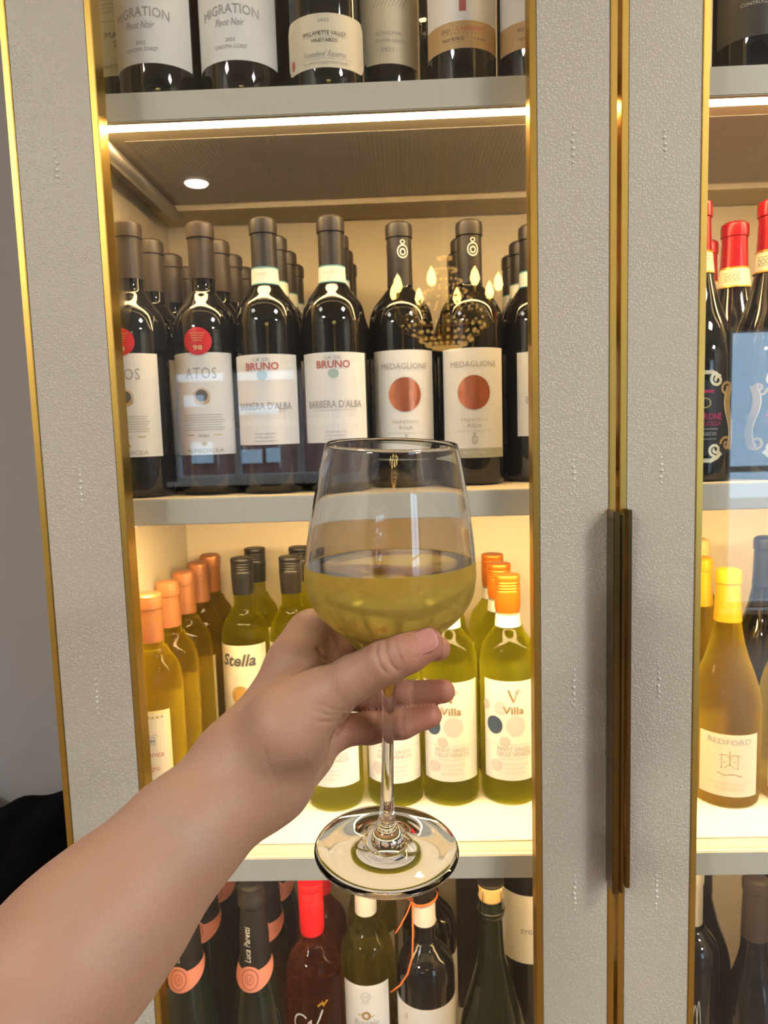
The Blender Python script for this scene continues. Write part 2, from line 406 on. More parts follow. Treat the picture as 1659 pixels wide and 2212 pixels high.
def prof_sparkling(R=.0435, H=.318, sh=.120):
    base = [(0, .024), (R*.4, .016), (R*.75, .002), (R*.86, 0), (R*.96, .002), (R, .010), (R, sh*.5), (R, sh-.01)]
    shoulder = catmull([(R, sh-.01), (R*.985, sh+.010), (R*.88, sh+.042), (R*.68, sh+.078), (R*.50, sh+.112), (.0172, sh+.140), (.0150, H-.045)], 4)[1:]
    neck = [(.0144, H-.034), (.0144, H-.030), (.0168, H-.028), (.0170, H-.020), (.0150, H-.017), (.0150, H-.004), (.012, H-.002), (0, H-.002)]
    return base+shoulder+neck
def rad(prof, z):
    outer = prof[4:]
    for (r1, z1), (r2, z2) in zip(outer, outer[1:]):
        if z1 <= z <= z2 and z2 > z1: return r1+(r2-r1)*(z-z1)/(z2-z1)
    return outer[0][0]
def shell(prof, za, zb, off, top=True, thread=None, lip=True):
    """capsule: a sleeve that follows the bottle between two heights"""
    zs = sorted(set([za, zb]+[z for r, z in prof[6:] if za < z < zb])); pts = []
    for z in zs: pts.append((rad(prof, z)+off, z))
    if not lip: pts = [(max(p[0] for p in pts if p[1] > zb-.03), z) if z > za+.006 else (r, z) for r, z in pts]
    out = [(pts[0][0]-off*.9, za), (pts[0][0], za)]+pts[1:]
    if thread:
        rr = out[-1][0]; out = [p for p in out if p[1] < thread[0]]
        z = thread[0]
        while z < thread[1]: out += [(rr, z), (rr-.0007, z+.0012), (rr, z+.0024)]; z += .0036
        out.append((rr, zb-.001))
    if top:
        rr = out[-1][0]; out += [(rr-.0008, zb+.0006), (rr-.003, zb+.0012), (0, zb+.0012)]
    return out

# ---- flat print wrapped round the bottle
TXT = {}
def text2d(s, size=.01, shear=0, bold=0, space=1, align='CENTER'):
    key = (s, size, shear, bold, space, align)
    if key in TXT: return TXT[key]
    cu = bpy.data.curves.new('t', 'FONT'); cu.body = s; cu.size = 1; cu.shear = shear; cu.offset = bold; cu.space_character = space
    cu.align_x = align; cu.resolution_u = 2; cu.fill_mode = 'FRONT'
    o = bpy.data.objects.new('t', cu); COL.objects.link(o)
    dg = bpy.context.evaluated_depsgraph_get(); me = bpy.data.meshes.new_from_object(o.evaluated_get(dg))
    v = [(p.co.x*size, p.co.y*size) for p in me.vertices]; f = [tuple(q.vertices) for q in me.polygons]
    bpy.data.objects.remove(o); bpy.data.curves.remove(cu); bpy.data.meshes.remove(me)
    TXT[key] = (v, f); return v, f
class Print:
    """items in label coordinates: x round the bottle from its front, z up from its base"""
    def __init__(s): s.i = []
    def raw(s, v, f, m, lay=1): s.i.append((v, f, m, lay)); return s
    def text(s, t, x, z, h, m, width=None, shear=0, bold=0, space=1, arch=0, rot=0, lay=2):
        v, f = text2d(t, 1, shear, bold, space); xs = [p[0] for p in v]; w = max(xs)-min(xs); c = (max(xs)+min(xs))/2
        sz = h/.73; sx = sz if width is None else width/w
        q = [((p[0]-c)*sx, p[1]*sz) for p in v]
        if arch: q = [(a, b_-arch*a*a) for a, b_ in q]
        if rot: q = [(a*math.cos(rot)-b_*math.sin(rot), a*math.sin(rot)+b_*math.cos(rot)) for a, b_ in q]
        return s.raw([(a+x, b_+z) for a, b_ in q], f, m, lay)
    def rect(s, x0, x1, z0, z1, m, lay=1):
        n = max(1, int(abs(x1-x0)/.004)); v = []; f = []
        for k in range(n+1): x = x0+(x1-x0)*k/n; v += [(x, z0), (x, z1)]
        for k in range(n): f.append((2*k, 2*k+2, 2*k+3, 2*k+1))
        return s.raw(v, f, m, lay)
    def disc(s, x, z, rx, rz, m, lay=1, n=28, inner=0):
        v = [(x+rx*math.cos(2*PI*k/n), z+rz*math.sin(2*PI*k/n)) for k in range(n)]
        if inner:
            v += [(x+rx*inner*math.cos(2*PI*k/n), z+rz*inner*math.sin(2*PI*k/n)) for k in range(n)]
            return s.raw(v, [(k, (k+1) % n, n+(k+1) % n, n+k) for k in range(n)], m, lay)
        for q in (.75, .5, .25): v += [(x+rx*q*math.cos(2*PI*k/n), z+rz*q*math.sin(2*PI*k/n)) for k in range(n)]
        v.append((x, z)); f = [(j*n+k, j*n+(k+1) % n, (j+1)*n+(k+1) % n, (j+1)*n+k) for j in range(3) for k in range(n)]
        return s.raw(v, f+[(3*n+k, 3*n+(k+1) % n, 4*n) for k in range(n)], m, lay)
    def stroke(s, pts, w, m, lay=2):
        v = []; f = []
        for i, p in enumerate(pts):
            a = pts[max(i-1, 0)]; b_ = pts[min(i+1, len(pts)-1)]; dx, dz = b_[0]-a[0], b_[1]-a[1]; l = math.hypot(dx, dz) or 1
            ww = w*(1 if not isinstance(w, (list, tuple)) else 1); nx, nz = -dz/l*ww/2, dx/l*ww/2
            v += [(p[0]+nx, p[1]+nz), (p[0]-nx, p[1]-nz)]
        for i in range(len(pts)-1): f.append((2*i, 2*i+1, 2*i+3, 2*i+2))
        return s.raw(v, f, m, lay)
    def scroll(s, x, z, r, turns, a0, w, m, d=1, lay=2):
        pts = []; n = int(14*turns)
        for k in range(n+1):
            t = k/n; a = a0+d*2*PI*turns*t; rr = r*(1-.85*t); pts.append((x+rr*math.cos(a), z+rr*math.sin(a)))
        return s.stroke(pts, w, m, lay)
    def build(s, prof, parent, name='lettering'):
        by = {}
        for v, f, m, lay in s.i:
            e = by.setdefault(m.name, [m, MB(), 0]); e[1].add(wrap(v, prof, .0004+.00022*lay), f); e[2] += 1
        for m, mb, k in by.values():
            o = mb.build(name, m, parent)
            if k > 1: o['kind'] = 'stuff'
def wrap(v, prof, off):
    out = []
    for x, z in v:
        r = rad(prof, z)+off; a = x/max(rad(prof, z), .005); out.append((r*math.sin(a), -r*math.cos(a), z))
    return out
def label_patch(name, prof, x0, x1, z0, z1, m, parent, corner=0, off=.0004, rows=1, wavy=0):
    n = max(8, int((x1-x0)/.0035)); v = []; f = []
    for j in range(rows+1):
        for k in range(n+1):
            x = x0+(x1-x0)*k/n; e = min(k, n-k)*(x1-x0)/n; ins = 0
            if corner and e < corner: ins = corner-math.sqrt(max(0, corner**2-(corner-e)**2))
            a, b_ = z0+ins, z1-ins
            v.append((x, a+(b_-a)*j/rows))
    for j in range(rows):
        for k in range(n): f.append((j*(n+1)+k, j*(n+1)+k+1, (j+1)*(n+1)+k+1, (j+1)*(n+1)+k))
    V = wrap(v, prof, off)+wrap(v, prof, .0001); o = len(v)
    f2 = list(f)+[tuple(i+o for i in q[::-1]) for q in f]
    for k in range(n): f2 += [(k, o+k, o+k+1, k+1)]; a = rows*(n+1)+k; f2 += [(a, a+1, o+a+1, o+a)]
    for j in range(rows): a = j*(n+1); c = a+n; f2 += [(a, a+n+1, o+a+n+1, o+a), (c, o+c, o+c+n+1, c+n+1)]
    return link_mesh(name, V, f2, m, parent, False)

DARK = mat('dark_bottle_glass', (.008, .007, .006), .035, spec=.6)
DARKG = mat('dark_green_glass', (.008, .014, .008), .035, spec=.6)
BLACKB = mat('black_bottle_glass', (.006, .007, .010), .03, spec=.6)
def wine_glass_mat(name, col, ior=1.36, rough=.02, haze=.13):
    m = mat(name, col, rough, trans=1, ior=ior, spec=.5)
    N, L, b = nodes(m); out = N['Material Output']
    t = N.new('ShaderNodeBsdfTransparent'); t.inputs[0].default_value = (*[c**1.1 for c in col], 1)
    mx = N.new('ShaderNodeMixShader'); mx.inputs[0].default_value = .55
    L.new(b.outputs[0], mx.inputs[1]); L.new(t.outputs[0], mx.inputs[2])
    tl = N.new('ShaderNodeBsdfTranslucent'); tl.inputs[0].default_value = (*[min(1, c**1.6) for c in col], 1)   # light scattered inside the wine
    m2 = N.new('ShaderNodeMixShader'); m2.inputs[0].default_value = haze
    L.new(mx.outputs[0], m2.inputs[1]); L.new(tl.outputs[0], m2.inputs[2]); L.new(m2.outputs[0], out.inputs[0])
    return m
GREENW = wine_glass_mat('yellow_green_wine_bottle', (1.0, 1.0, .24), haze=.34)
GOLDW = wine_glass_mat('golden_wine_bottle', (1.0, .91, .24), haze=.28)
AMBERW = wine_glass_mat('amber_wine_bottle', (1.0, .90, .30), haze=.34)
OLIVEW = wine_glass_mat('olive_wine_bottle', (.80, .80, .30), haze=.15)
ROSEW = wine_glass_mat('copper_rose_bottle', (.85, .42, .20), haze=.15)
P_WHITE = noisy(mat('label_paper', (.88, .86, .84), .6), 40, .02)
P_CREAM = noisy(mat('cream_label_paper', (.78, .70, .54), .6), 40, .03)
P_GREEN = noisy(mat('pale_green_label', (.62, .66, .54), .6), 30, .05)
P_BAND = mat('blue_white_band', (.80, .80, .72), .5)
INK = mat('dark_ink', (.10, .10, .10), .6); GREY = mat('grey_ink', (.42, .41, .40), .6); LGREY = mat('pale_grey_ink', (.60, .58, .56), .6)
GOLDI = mat('gold_ink', (.62, .42, .16), .4, .5); REDI = mat('red_ink', (.55, .13, .12), .5); TEAL = mat('teal_ink', (.10, .38, .42), .5)
MAG = mat('magenta_ink', (.55, .03, .14), .5); COPPER = noisy(mat('copper_foil_print', (.62, .20, .10), .28, .85), 80, .3)
NAVY = mat('navy_ink', (.03, .06, .12), .5); TAN = mat('tan_band', (.55, .36, .16), .5); BEIGEI = mat('beige_ink', (.66, .55, .40), .6)
SAGE = mat('sage_band', (.42, .43, .36), .6); WINK = mat('white_ink', (.8, .78, .72), .5)
C_TAUPE = noisy(mat('taupe_foil', (.048, .037, .031), .42, .1), 60, .1)
C_GREYB = noisy(mat('grey_brown_foil', (.032, .027, .024), .40, .1), 60, .1)
C_RED = mat('red_foil', (.42, .010, .018), .25, .35)
C_COPPER = mat('copper_foil', (.50, .21, .085), .28, .6)
C_ORANGE = mat('orange_foil', (.60, .18, .012), .30, .4)
C_YELLOW = mat('yellow_foil', (.75, .42, .025), .28, .5)
C_BLACK = mat('black_foil', (.012, .012, .013), .35)
C_CHAR = mat('charcoal_foil', (.014, .013, .013), .5)
C_SCARLET = mat('scarlet_cap', (.75, .012, .02), .35)
C_WHITE = mat('white_capsule', (.80, .76, .70), .4)
C_SILVER = mat('silver_capsule', (.72, .66, .56), .3, .6)
CORKM = noisy(mat('cork', (.70, .48, .20), .7), 120, .25)
PEACH = mat('peach_collar', (.72, .28, .20), .4); PEACHD = mat('peach_relief', (.42, .13, .09), .45)
SEALR = mat('red_seal', (.72, .02, .03), .35)

def bottle(name, prof, glass, n=40):
    root = empty(name); MB().lathe(prof, n).build('bottle_glass', glass, root, True)
    root.children[0].data.set_sharp_from_angle(angle=math.radians(50)); return root
def capsule(root, prof, za, zb, m, off=.0006, name='capsule', **k):
    o = MB().lathe(shell(prof, za, zb, off, **k), 28).build(name, m, root, True); sharp(o, 40); return o

KIND = {}
def small_lines(p, x, z, w, n, dz, m, h=.0011):
    for k in range(n): p.rect(x-w/2*(1-.12*(k % 2)), x+w/2*(1-.07*((k+1) % 3)), z-k*dz, z-k*dz+h, m, 2)

def k_malbec():
    pr = prof_bordeaux(.0385, .30); r = bottle('wine_bottle', pr, BLACKB); capsule(r, pr, .235, .30, C_BLACK)
    l = label_patch('label', pr, -.043, .043, .052, .165, P_GREEN, r); p = Print()
    p.text('MALBEC', .004, .091, .0065, INK, .036).text('2023', .004, .082, .006, INK, .018).text('PRODUCT OF ARGENTINA', .002, .060, .004, INK, .054)
    p.rect(-.038, .038, .108, .109, GREY); small_lines(p, 0, .155, .07, 10, .0042, GREY); p.build(pr, l); return r
def k_migration():
    pr = prof_burgundy(.0415, .30, .13); r = bottle('wine_bottle', pr, DARK); capsule(r, pr, .225, .30, C_TAUPE)
    l = label_patch('label', pr, -.055, .055, .030, .115, P_WHITE, r); p = Print()
    p.text('MIGRATION', 0, .0745, .0095, GREY, .060, arch=3.5).text('Pinot Noir', 0, .0630, .0072, GREY, .030, shear=.35).text('2022', 0, .0480, .0034, GREY, .010).text('SONOMA COAST', 0, .0415, .0038, GREY, .034)
    p.disc(0, .100, .008, .005, LGREY, inner=.8); p.build(pr, l); return r
def k_willamette():
    pr = prof_burgundy(.041, .30, .13); r = bottle('wine_bottle', pr, BLACKB); capsule(r, pr, .225, .30, C_BLACK)
    l = label_patch('label', pr, -.048, .048, .017, .068, P_CREAM, r, corner=.008); p = Print()
    p.text('2022', 0, .0600, .0030, GREY, .011).text('WILLAMETTE VALLEY', 0, .0475, .0042, INK, .045).rect(-.024, .024, .0460, .0463, GREY).text('VINEYARDS', 0, .0410, .0037, INK, .027)
    p.text("Founders' Reserve", 0, .0270, .0062, GREY, .044, shear=.4).rect(-.030, .030, .0252, .0255, GREY).text('WILLAMETTE VALLEY PINOT NOIR', 0, .0205, .0026, GREY, .046)
    p.disc(-.038, .026, .003, .005, REDI); p.build(pr, l); return r
def k_sonoma():
    pr = prof_bordeaux(.038, .30); r = bottle('wine_bottle', pr, BLACKB); capsule(r, pr, .235, .30, C_BLACK)
    l = label_patch('label', pr, -.050, .050, .050, .150, P_CREAM, r); p = Print()
    p.text('SONOMA', .010, .079, .0042, GREY, .028).text('SONOMA COUNTY', .012, .072, .0030, GREY, .034).text('2021', .008, .062, .0046, GREY, .014)
    for k in range(9): p.stroke([(-.006+k*.004, .108), (.002+k*.004, .122), (.000+k*.004, .130)], .0008, GREY)
    p.build(pr, l); return r
def k_cabernet():
    pr = prof_bordeaux(.0365, .305); r = bottle('wine_bottle', pr, BLACKB); capsule(r, pr, .235, .305, C_BLACK)
    l = label_patch('label', pr, -.046, .046, .038, .150, P_WHITE, r); p = Print()
    p.rect(-.046, .046, .0381, .064, TAN).text('2021', -.018, .0545, .0038, INK, .009).text('CABERNET', .008, .0545, .0042, REDI, .030).rect(-.024, .026, .0522, .0526, INK).text('PASO ROBLES', -.010, .0455, .0034, INK, .022).rect(.012, .024, .0462, .0478, INK)
    p.rect(-.022, .028, .0435, .0438, INK).rect(-.0035, .0035, .073, .125, REDI); p.build(pr, l); return r
def k_denom():
    pr = prof_bordeaux(.038, .305); r = bottle('wine_bottle', pr, BLACKB); capsule(r, pr, .235, .305, C_BLACK)
    l = label_patch('label', pr, -.045, .045, .045, .150, mat('charcoal_label', (.035, .035, .04), .5), r); p = Print()
    for k, t in enumerate(('DENOMINAZIONE', 'DI ORIGINE', 'CONTROLLATA')): p.text(t, 0, .092-k*.0085, .0034, LGREY, (.036, .026, .034)[k])
    p.build(pr, l); return r
def k_atos():
    pr = prof_bordeaux(.0354, .30, .185, .228); r = bottle('wine_bottle', pr, DARK); capsule(r, pr, .239, .30, C_TAUPE)
    l = label_patch('label', pr, -.0395, .0395, .045, .156, P_WHITE, r); p = Print()
    p.text('ATOS', .002, .128, .0125, GREY, .034, space=1.1)
    p.disc(.002, .1085, .0095, .0095, BEIGEI, inner=.7, n=20).disc(.002, .1095, .0065, .0065, INK, 2).disc(.002, .104, .0085, .0045, GOLDI, 1)
    small_lines(p, .002, .088, .048, 7, .0027, LGREY); p.text('Selecc', .002, .0645, .004, GREY, .012, shear=.3).rect(-.018, -.009, .066, .0672, GOLDI).rect(.013, .021, .066, .0672, GOLDI)
    p.disc(.002, .057, .003, .0022, GOLDI).text('ALMEDICEA', .002, .0475, .0046, GREY, .042); p.build(pr, l)
    s = MB(); v = []; sl_ = Print(); sl_.disc(.001, .168, .0148, .0148, SEALR, 1, 32); 
    se = MB().add(wrap(sl_.i[0][0], pr, .0016), sl_.i[0][1]).build('seal', SEALR, r)
    q = Print(); q.disc(.001, .168, .0146, .0146, SEALR, 4, inner=.82)
    mm = mat('gold_relief', (.80, .30, .12), .4, .3)
    q.text('98', .001, .1585, .0052, mat('pale_gold_ink', (.85, .65, .35), .4), .0095, bold=.01, lay=7)
    for k in range(4): q.rect(-.007+.001*k, .009-.001*k, .176-k*.0026, .1770-k*.0026, mm, 7)
    q.build(pr, se); return r
def k_bruno():
    pr = prof_bordeaux(.0360, .30, .190, .230); r = bottle('wine_bottle', pr, DARK); capsule(r, pr, .229, .30, C_GREYB)
    b_ = label_patch('neck_band', pr, -.0455, .0455, .2285, .2470, P_BAND, r, off=.0010); p = Print()
    p.rect(-.0455, .0455, .2286, .2298, TEAL, 4).rect(-.0455, .0455, .2456, .2469, TEAL, 4).text('AABA 01953727', 0, .2380, .0030, BEIGEI, .017, lay=4).rect(-.011, .011, .2345, .2352, BEIGEI, 4); p.build(pr, b_)
    l = label_patch('label', pr, -.0425, .0425, .054, .151, P_WHITE, r); p = Print()
    p.text("CA' DE'", 0, .1437, .0036, GREY, .019).text('BRUNO', 0, .1345, .0082, REDI, .037, bold=.02).disc(.000, .1285, .0058, .0052, mat('pale_teal', (.42, .55, .52), .6))
    p.text("BARBERA D'ALBA", 0, .0920, .0080, GREY, .064, bold=.015).text('DENOMINAZIONE DI ORIGINE CONTROLLATA', 0, .0885, .0017, LGREY, .050)
    for k in range(3): p.text(('Azienda Agricola', 'Tenuta Bruno', 'Castiglione'), 0, 0, 0, GREY) if False else p.text(('Azienda Agricola', 'Imbottigliato', 'Castiglione Falletto')[k], 0, .0650-k*.0040, .0026, LGREY, (.024, .022, .026)[k], shear=.2)
    p.build(pr, l); return r
def k_medaglione():
    pr = prof_bordeaux(.0374, .30, .188, .230); r = bottle('wine_bottle', pr, DARK); capsule(r, pr, .230, .30, C_GREYB)
    p = Print(); p.disc(.003, .2665, .0062, .0078, LGREY, 3, inner=.78).disc(.003, .277, .0028, .0026, LGREY, 3, inner=.6).disc(.003, .266, .0034, .0042, LGREY, 3, inner=.55); p.build(pr, r.children[1], 'crest')
    l = label_patch('label', pr, -.0405, .0405, .0315, .1545, P_WHITE, r); p = Print()
    p.rect(-.0405, .0405, .0316, .0425, SAGE).text('MEDAGLIONE', 0, .1335, .0068, GREY, .054).disc(0, .105, .0185, .0192, COPPER, 1, 40).disc(.0004, .105, .0195, .0200, LGREY, 1, 40, .985)
    p.text('PRIMITIVO', 0, .0725, .0040, BEIGEI, .030).text('PUGLIA', 0, .0660, .0040, GREY, .015).text('INDICAZIONE GEOGRAFICA TIPICA', 0, .0610, .0019, LGREY, .042)
    p.disc(0, .052, .0034, .0050, GREY, 2, inner=.7).disc(0, .0590, .0016, .0014, GREY, 2, inner=.5).text('S', 0, .0497, .0050, GREY).text('PRODUCT OF ITALY', 0, .0362, .0030, WINK, .026).text('2021', 0, .0330, .0018, WINK, .005)
    p.build(pr, l); return r
def k_amarone():
    pr = prof_burgundy(.0405, .30, .130); r = bottle('wine_bottle', pr, DARK); capsule(r, pr, .232, .30, C_RED)
    b_ = label_patch('neck_band', pr, -.046, .046, .2230, .2470, mat('cream_band', (.85, .76, .52), .5), r, off=.0012); p = Print()
    p.rect(-.046, .046, .2231, .2248, C_YELLOW, 6).rect(-.046, .046, .2452, .2469, C_YELLOW, 6).text('DOCG', -.012, .2315, .0066, INK, .015, lay=6).rect(-.021, -.003, .2300, .2305, INK, 6).rect(-.021, -.003, .2395, .2400, INK, 6)
    for k in range(3): p.rect(.002, .018-.002*k, .2410-k*.004, .2422-k*.004, BEIGEI, 6)
    p.build(pr, b_)
    l = label_patch('label', pr, -.033, .033, .028, .108, mat('black_label', (.012, .012, .014), .35), r, corner=.012); p = Print()
    G = mat('gold_scroll', (.52, .36, .13), .35, .6); GP = mat('pale_gold_scroll', (.80, .72, .48), .35, .4)
    for sx in (-1, 1):
        p.stroke([(sx*(.030+.004*math.sin(t*.39)), .034+.0042*t) for t in range(17)], .0075, G)
        p.stroke([(sx*(.030-.0045+.004*math.sin(t*.39)), .034+.0042*t) for t in range(17)], .0012, GP)
        p.scroll(sx*.024, .098, .0085, 1.3, 0, .0028, G, sx).scroll(sx*.0255, .040, .0085, 1.3, PI, .0028, G, -sx).scroll(sx*.012, .108, .0075, 1.4, PI/2, .0030, GP, sx).scroll(sx*.011, .034, .0070, 1.4, -PI/2, .0030, GP, -sx)
        p.stroke([(0, .023), (sx*.006, .0225), (sx*.013, .026), (sx*.018, .031)], .0045, GP).stroke([(0, .116), (sx*.007, .116), (sx*.016, .111)], .004, GP)
        p.scroll(sx*.0315, .066, .0055, 1.2, 0, .0022, G, -sx)
    p.rect(-.009, .009, .0945, .0975, MAG).disc(0, .084, .006, .0055, GOLDI, inner=.8).text('AMARONE', 0, .0665, .0068, MAG, .036, bold=.02).text('VALPOLICELLA', 0, .0600, .0048, MAG, .034).rect(-.014, .014, .0560, .0566, LGREY).text('CLASSICO', 0, .0495, .0036, LGREY, .024).rect(-.012, .012, .0455, .0460, LGREY)
    p.build(pr, l); return r
def k_margherita():
    pr = prof_bordeaux(.0325, .292, .192, .226); r = bottle('wine_bottle', pr, GOLDW); capsule(r, pr, .236, .292, C_COPPER)
    p = Print(); p.text('Santa Margherita', .004, .2410, .0032, REDI, .020, shear=.25, lay=3); p.build(pr, r.children[1])
    gl = mat('gold_label', (.82, .68, .34), .5)
    l = label_patch('label', pr, -.0360, .0360, .040, .162, gl, r); p = Print()
    p.rect(-.032, .032, .044, .158, P_CREAM, 1)
    for k in range(12): p.rect(-.030+k*.005, -.027+k*.005, .1535, .156, GOLDI, 2)
    for k in range(5): p.stroke([(-.014+k*.007, .132), (-.0105+k*.007, .139-.001*k), (-.007+k*.007, .132)], .0008, GREY)
    p.rect(-.018, .018, .122, .132, LGREY, 2); small_lines(p, 0, .131, .036, 5, .0022, GREY)
    p.text('Santa', -.012, .117, .0058, REDI, .018, shear=.35).text('Margherita', .004, .1080, .0068, REDI, .044, shear=.35).text('Pinot Grigio', .002, .0920, .0058, REDI, .038, shear=.35).text('2023', .002, .0840, .0038, GREY, .012)
    small_lines(p, 0, .076, .05, 5, .004, GREY); p.build(pr, l); return r
def k_stella():
    pr = prof_bordeaux(.0330, .302, .196, .234); r = bottle('wine_bottle', pr, GREENW); capsule(r, pr, .252, .302, C_BLACK, off=.0009, lip=False, thread=(.284, .297), name='screw_cap')
    p = Print(); p.disc(.002, .2700, .0030, .0030, GOLDI, 3, 5).text('PINOT', .002, .2605, .0028, GOLDI, .010, lay=3); p.build(pr, r.children[1])
    l = label_patch('label', pr, -.0405, .0405, .050, .186, P_CREAM, r); p = Print()
    p.text('Stella', -.002, .158, .0165, INK, .050, shear=.25, bold=.03)
    for sx in (-1, 1): p.stroke([(sx*.004, .138), (sx*.014, .146), (sx*.026, .141), (sx*.020, .128), (sx*.007, .124)], .0018, LGREY)
    p.disc(0, .116, .013, .0135, GOLDI, 1, 28).disc(0, .116, .0095, .010, mat('amber_ink', (.55, .30, .08), .5), 2, 24)
    p.rect(-.0405, .0405, .0835, .0860, mat('olive_line', (.35, .33, .12), .5)); small_lines(p, 0, .066, .04, 3, .004, LGREY); p.build(pr, l); return r
def k_villa():
    pr = prof_bordeaux(.0357, .287, .184, .226); r = bottle('wine_bottle', pr, GREENW); capsule(r, pr, .238, .287, C_ORANGE, off=.0011, lip=False, thread=(.268, .281), name='screw_cap')
    b_ = label_patch('neck_band', pr, -.0470, .0470, .2225, .2405, P_BAND, r, off=.0009); p = Print()
    p.rect(-.047, .047, .2226, .2240, NAVY, 4).rect(-.047, .047, .2393, .2404, TEAL, 4).text('IT 0217 45', 0, .2305, .0034, LGREY, .018, lay=4); p.build(pr, b_)
    l = label_patch('label', pr, -.0400, .0400, .0335, .161, P_WHITE, r); p = Print()
    gold = mat('bronze_ink', (.45, .33, .14), .4, .4)
    p.stroke([(-.006, .1500), (-.003, .1420), (.0005, .1350)], .0022, gold).stroke([(.0005, .1350), (.003, .1440), (.006, .1475)], .0010, gold)
    for q in ((.003, .1475), (.0055, .1465), (.005, .1495), (.0075, .149), (.0038, .1450)): p.disc(q[0], q[1], .0012, .0012, GREY, 2, 10)
    p.text('Villa', 0, .1195, .0098, gold, .026, bold=.01)
    pale = mat('pale_mauve_ink', (.66, .62, .64), .6)
    p.disc(-.024, .104, .0105, .0115, NAVY, 2).disc(.003, .104, .0125, .0130, pale, 1).disc(-.016, .126, .0085, .0090, pale, 1).disc(-.011, .084, .0070, .0068, LGREY, 1).disc(-.036, .128, .006, .0065, LGREY, 1).disc(-.022, .052, .008, .008, pale, 1)
    p.rect(-.0395, .0395, .0795, .0800, BEIGEI).text('PINOT GRIGIO', .001, .0720, .0052, GREY, .042).text('DELLE VENEZIE', .001, .0655, .0052, GREY, .044).rect(-.018, .018, .0615, .0619, BEIGEI)
    for k in range(3): p.text(('DENOMINAZIONE', 'DI ORIGINE', 'CONTROLLATA')[k], .001, .0535-k*.0055, .0026, LGREY, (.034, .024, .030)[k])
    p.build(pr, l); return r
def k_bedford(glass=None):
    pr = prof_burgundy(.0405, .290, .118); r = bottle('wine_bottle', pr, glass or AMBERW); capsule(r, pr, .226, .290, C_YELLOW)
    l = label_patch('label', pr, -.036, .036, .016, .094, P_CREAM, r); p = Print()
    p.text('BEDFORD', 0, .0815, .0072, GREY, .050, arch=-2).text('MONTEREY COUNTY', 0, .0300, .0040, BEIGEI, .050, arch=-2).text('CHARDONNAY', 0, .0235, .0042, BEIGEI, .036, arch=-2)
    tn = mat('sepia_ink', (.50, .40, .22), .6)
    p.stroke([(-.010, .052), (.010, .052)], .0012, tn).stroke([(-.009, .052), (-.009, .070)], .0008, tn).stroke([(.009, .052), (.009, .070)], .0008, tn).stroke([(0, .055), (0, .074)], .0014, tn).stroke([(-.012, .068), (-.004, .069), (0, .066), (.004, .069), (.012, .068)], .0010, tn).stroke([(-.014, .046), (-.006, .043), (.004, .045), (.014, .042)], .0014, tn).stroke([(-.007, .060), (.007, .060)], .0009, tn).stroke([(-.006, .052), (0, .058), (.006, .052)], .0008, tn)
    p.build(pr, l); return r
def k_gold_tall():
    pr = prof_bordeaux(.0375, .302); r = bottle('wine_bottle', pr, GOLDW); capsule(r, pr, .262, .302, CORKM); return r
def k_plain_dark():
    pr = prof_burgundy(.041, .308, .135); r = bottle('wine_bottle', pr, BLACKB); capsule(r, pr, .240, .308, C_BLACK); return r
def k_prosecco():
    pr = prof_sparkling(.0365, .322, .112); r = bottle('sparkling_bottle', pr, DARKG); capsule(r, pr, .212, .320, C_CHAR, off=.0012)
    # peach collar label with scalloped lower edge
    v = []; f = []; n = 40; w = .058
    for k in range(n+1):
        x = -w+2*w*k/n; t = abs(x)/w; lo = .190+.022*min(1, (t*1.55)**2)+(.0 if t < .62 else (t-.62)*.02); hi = .2145+.012*t**1.3+.006*math.exp(-(x/.012)**2)*0
        v += [(x, lo), (x, (lo+hi)/2), (x, hi)]
    for k in range(n): f += [(3*k, 3*k+3, 3*k+4, 3*k+1), (3*k+1, 3*k+4, 3*k+5, 3*k+2)]
    co_ = MB().add(wrap(v, pr, .0022), f).build('collar', PEACH, r, True)
    p = Print(); p.disc(0, .2060, .0125, .0150, PEACH, 10, 32).disc(0, .2055, .0100, .0128, PEACHD, 11, 32, .86).disc(0, .2055, .0052, .0065, PEACHD, 11, 24, .82).text('LP', 0, .2020, .0068, PEACHD, .0056, lay=11); p.build(pr, co_, 'crest')
    q = Print(); q.text('Luca Paretti', .001, .2480, .0078, WINK, .046, shear=.2, rot=PI/2, lay=7); q.build(pr, r.children[1])
    return r
def k_rose():
    pr = prof_bordeaux(.0362, .305, .186, .226); r = bottle('rose_bottle', pr, ROSEW); capsule(r, pr, .236, .305, C_SCARLET, off=.0011, lip=False, thread=(.282, .296), name='screw_cap')
    p = Print(); hoop = []
    for k in range(20): a = PI*.25+k/19*PI*1.35; hoop.append((-.012+.010*math.cos(a), .132+.014*math.sin(a)))
    p.stroke(hoop, .0022, WINK).stroke([(-.003, .135), (.001, .140), (.000, .128), (-.002, .118), (.003, .122), (.012, .142), (.016, .152)], .0020, WINK)
    p.stroke([(.010, .158), (.014, .161), (.018, .159), (.023, .163)], .0028, C_YELLOW).stroke([(.016, .164), (.018, .156)], .0016, C_YELLOW)
    p.build(pr, r); return r
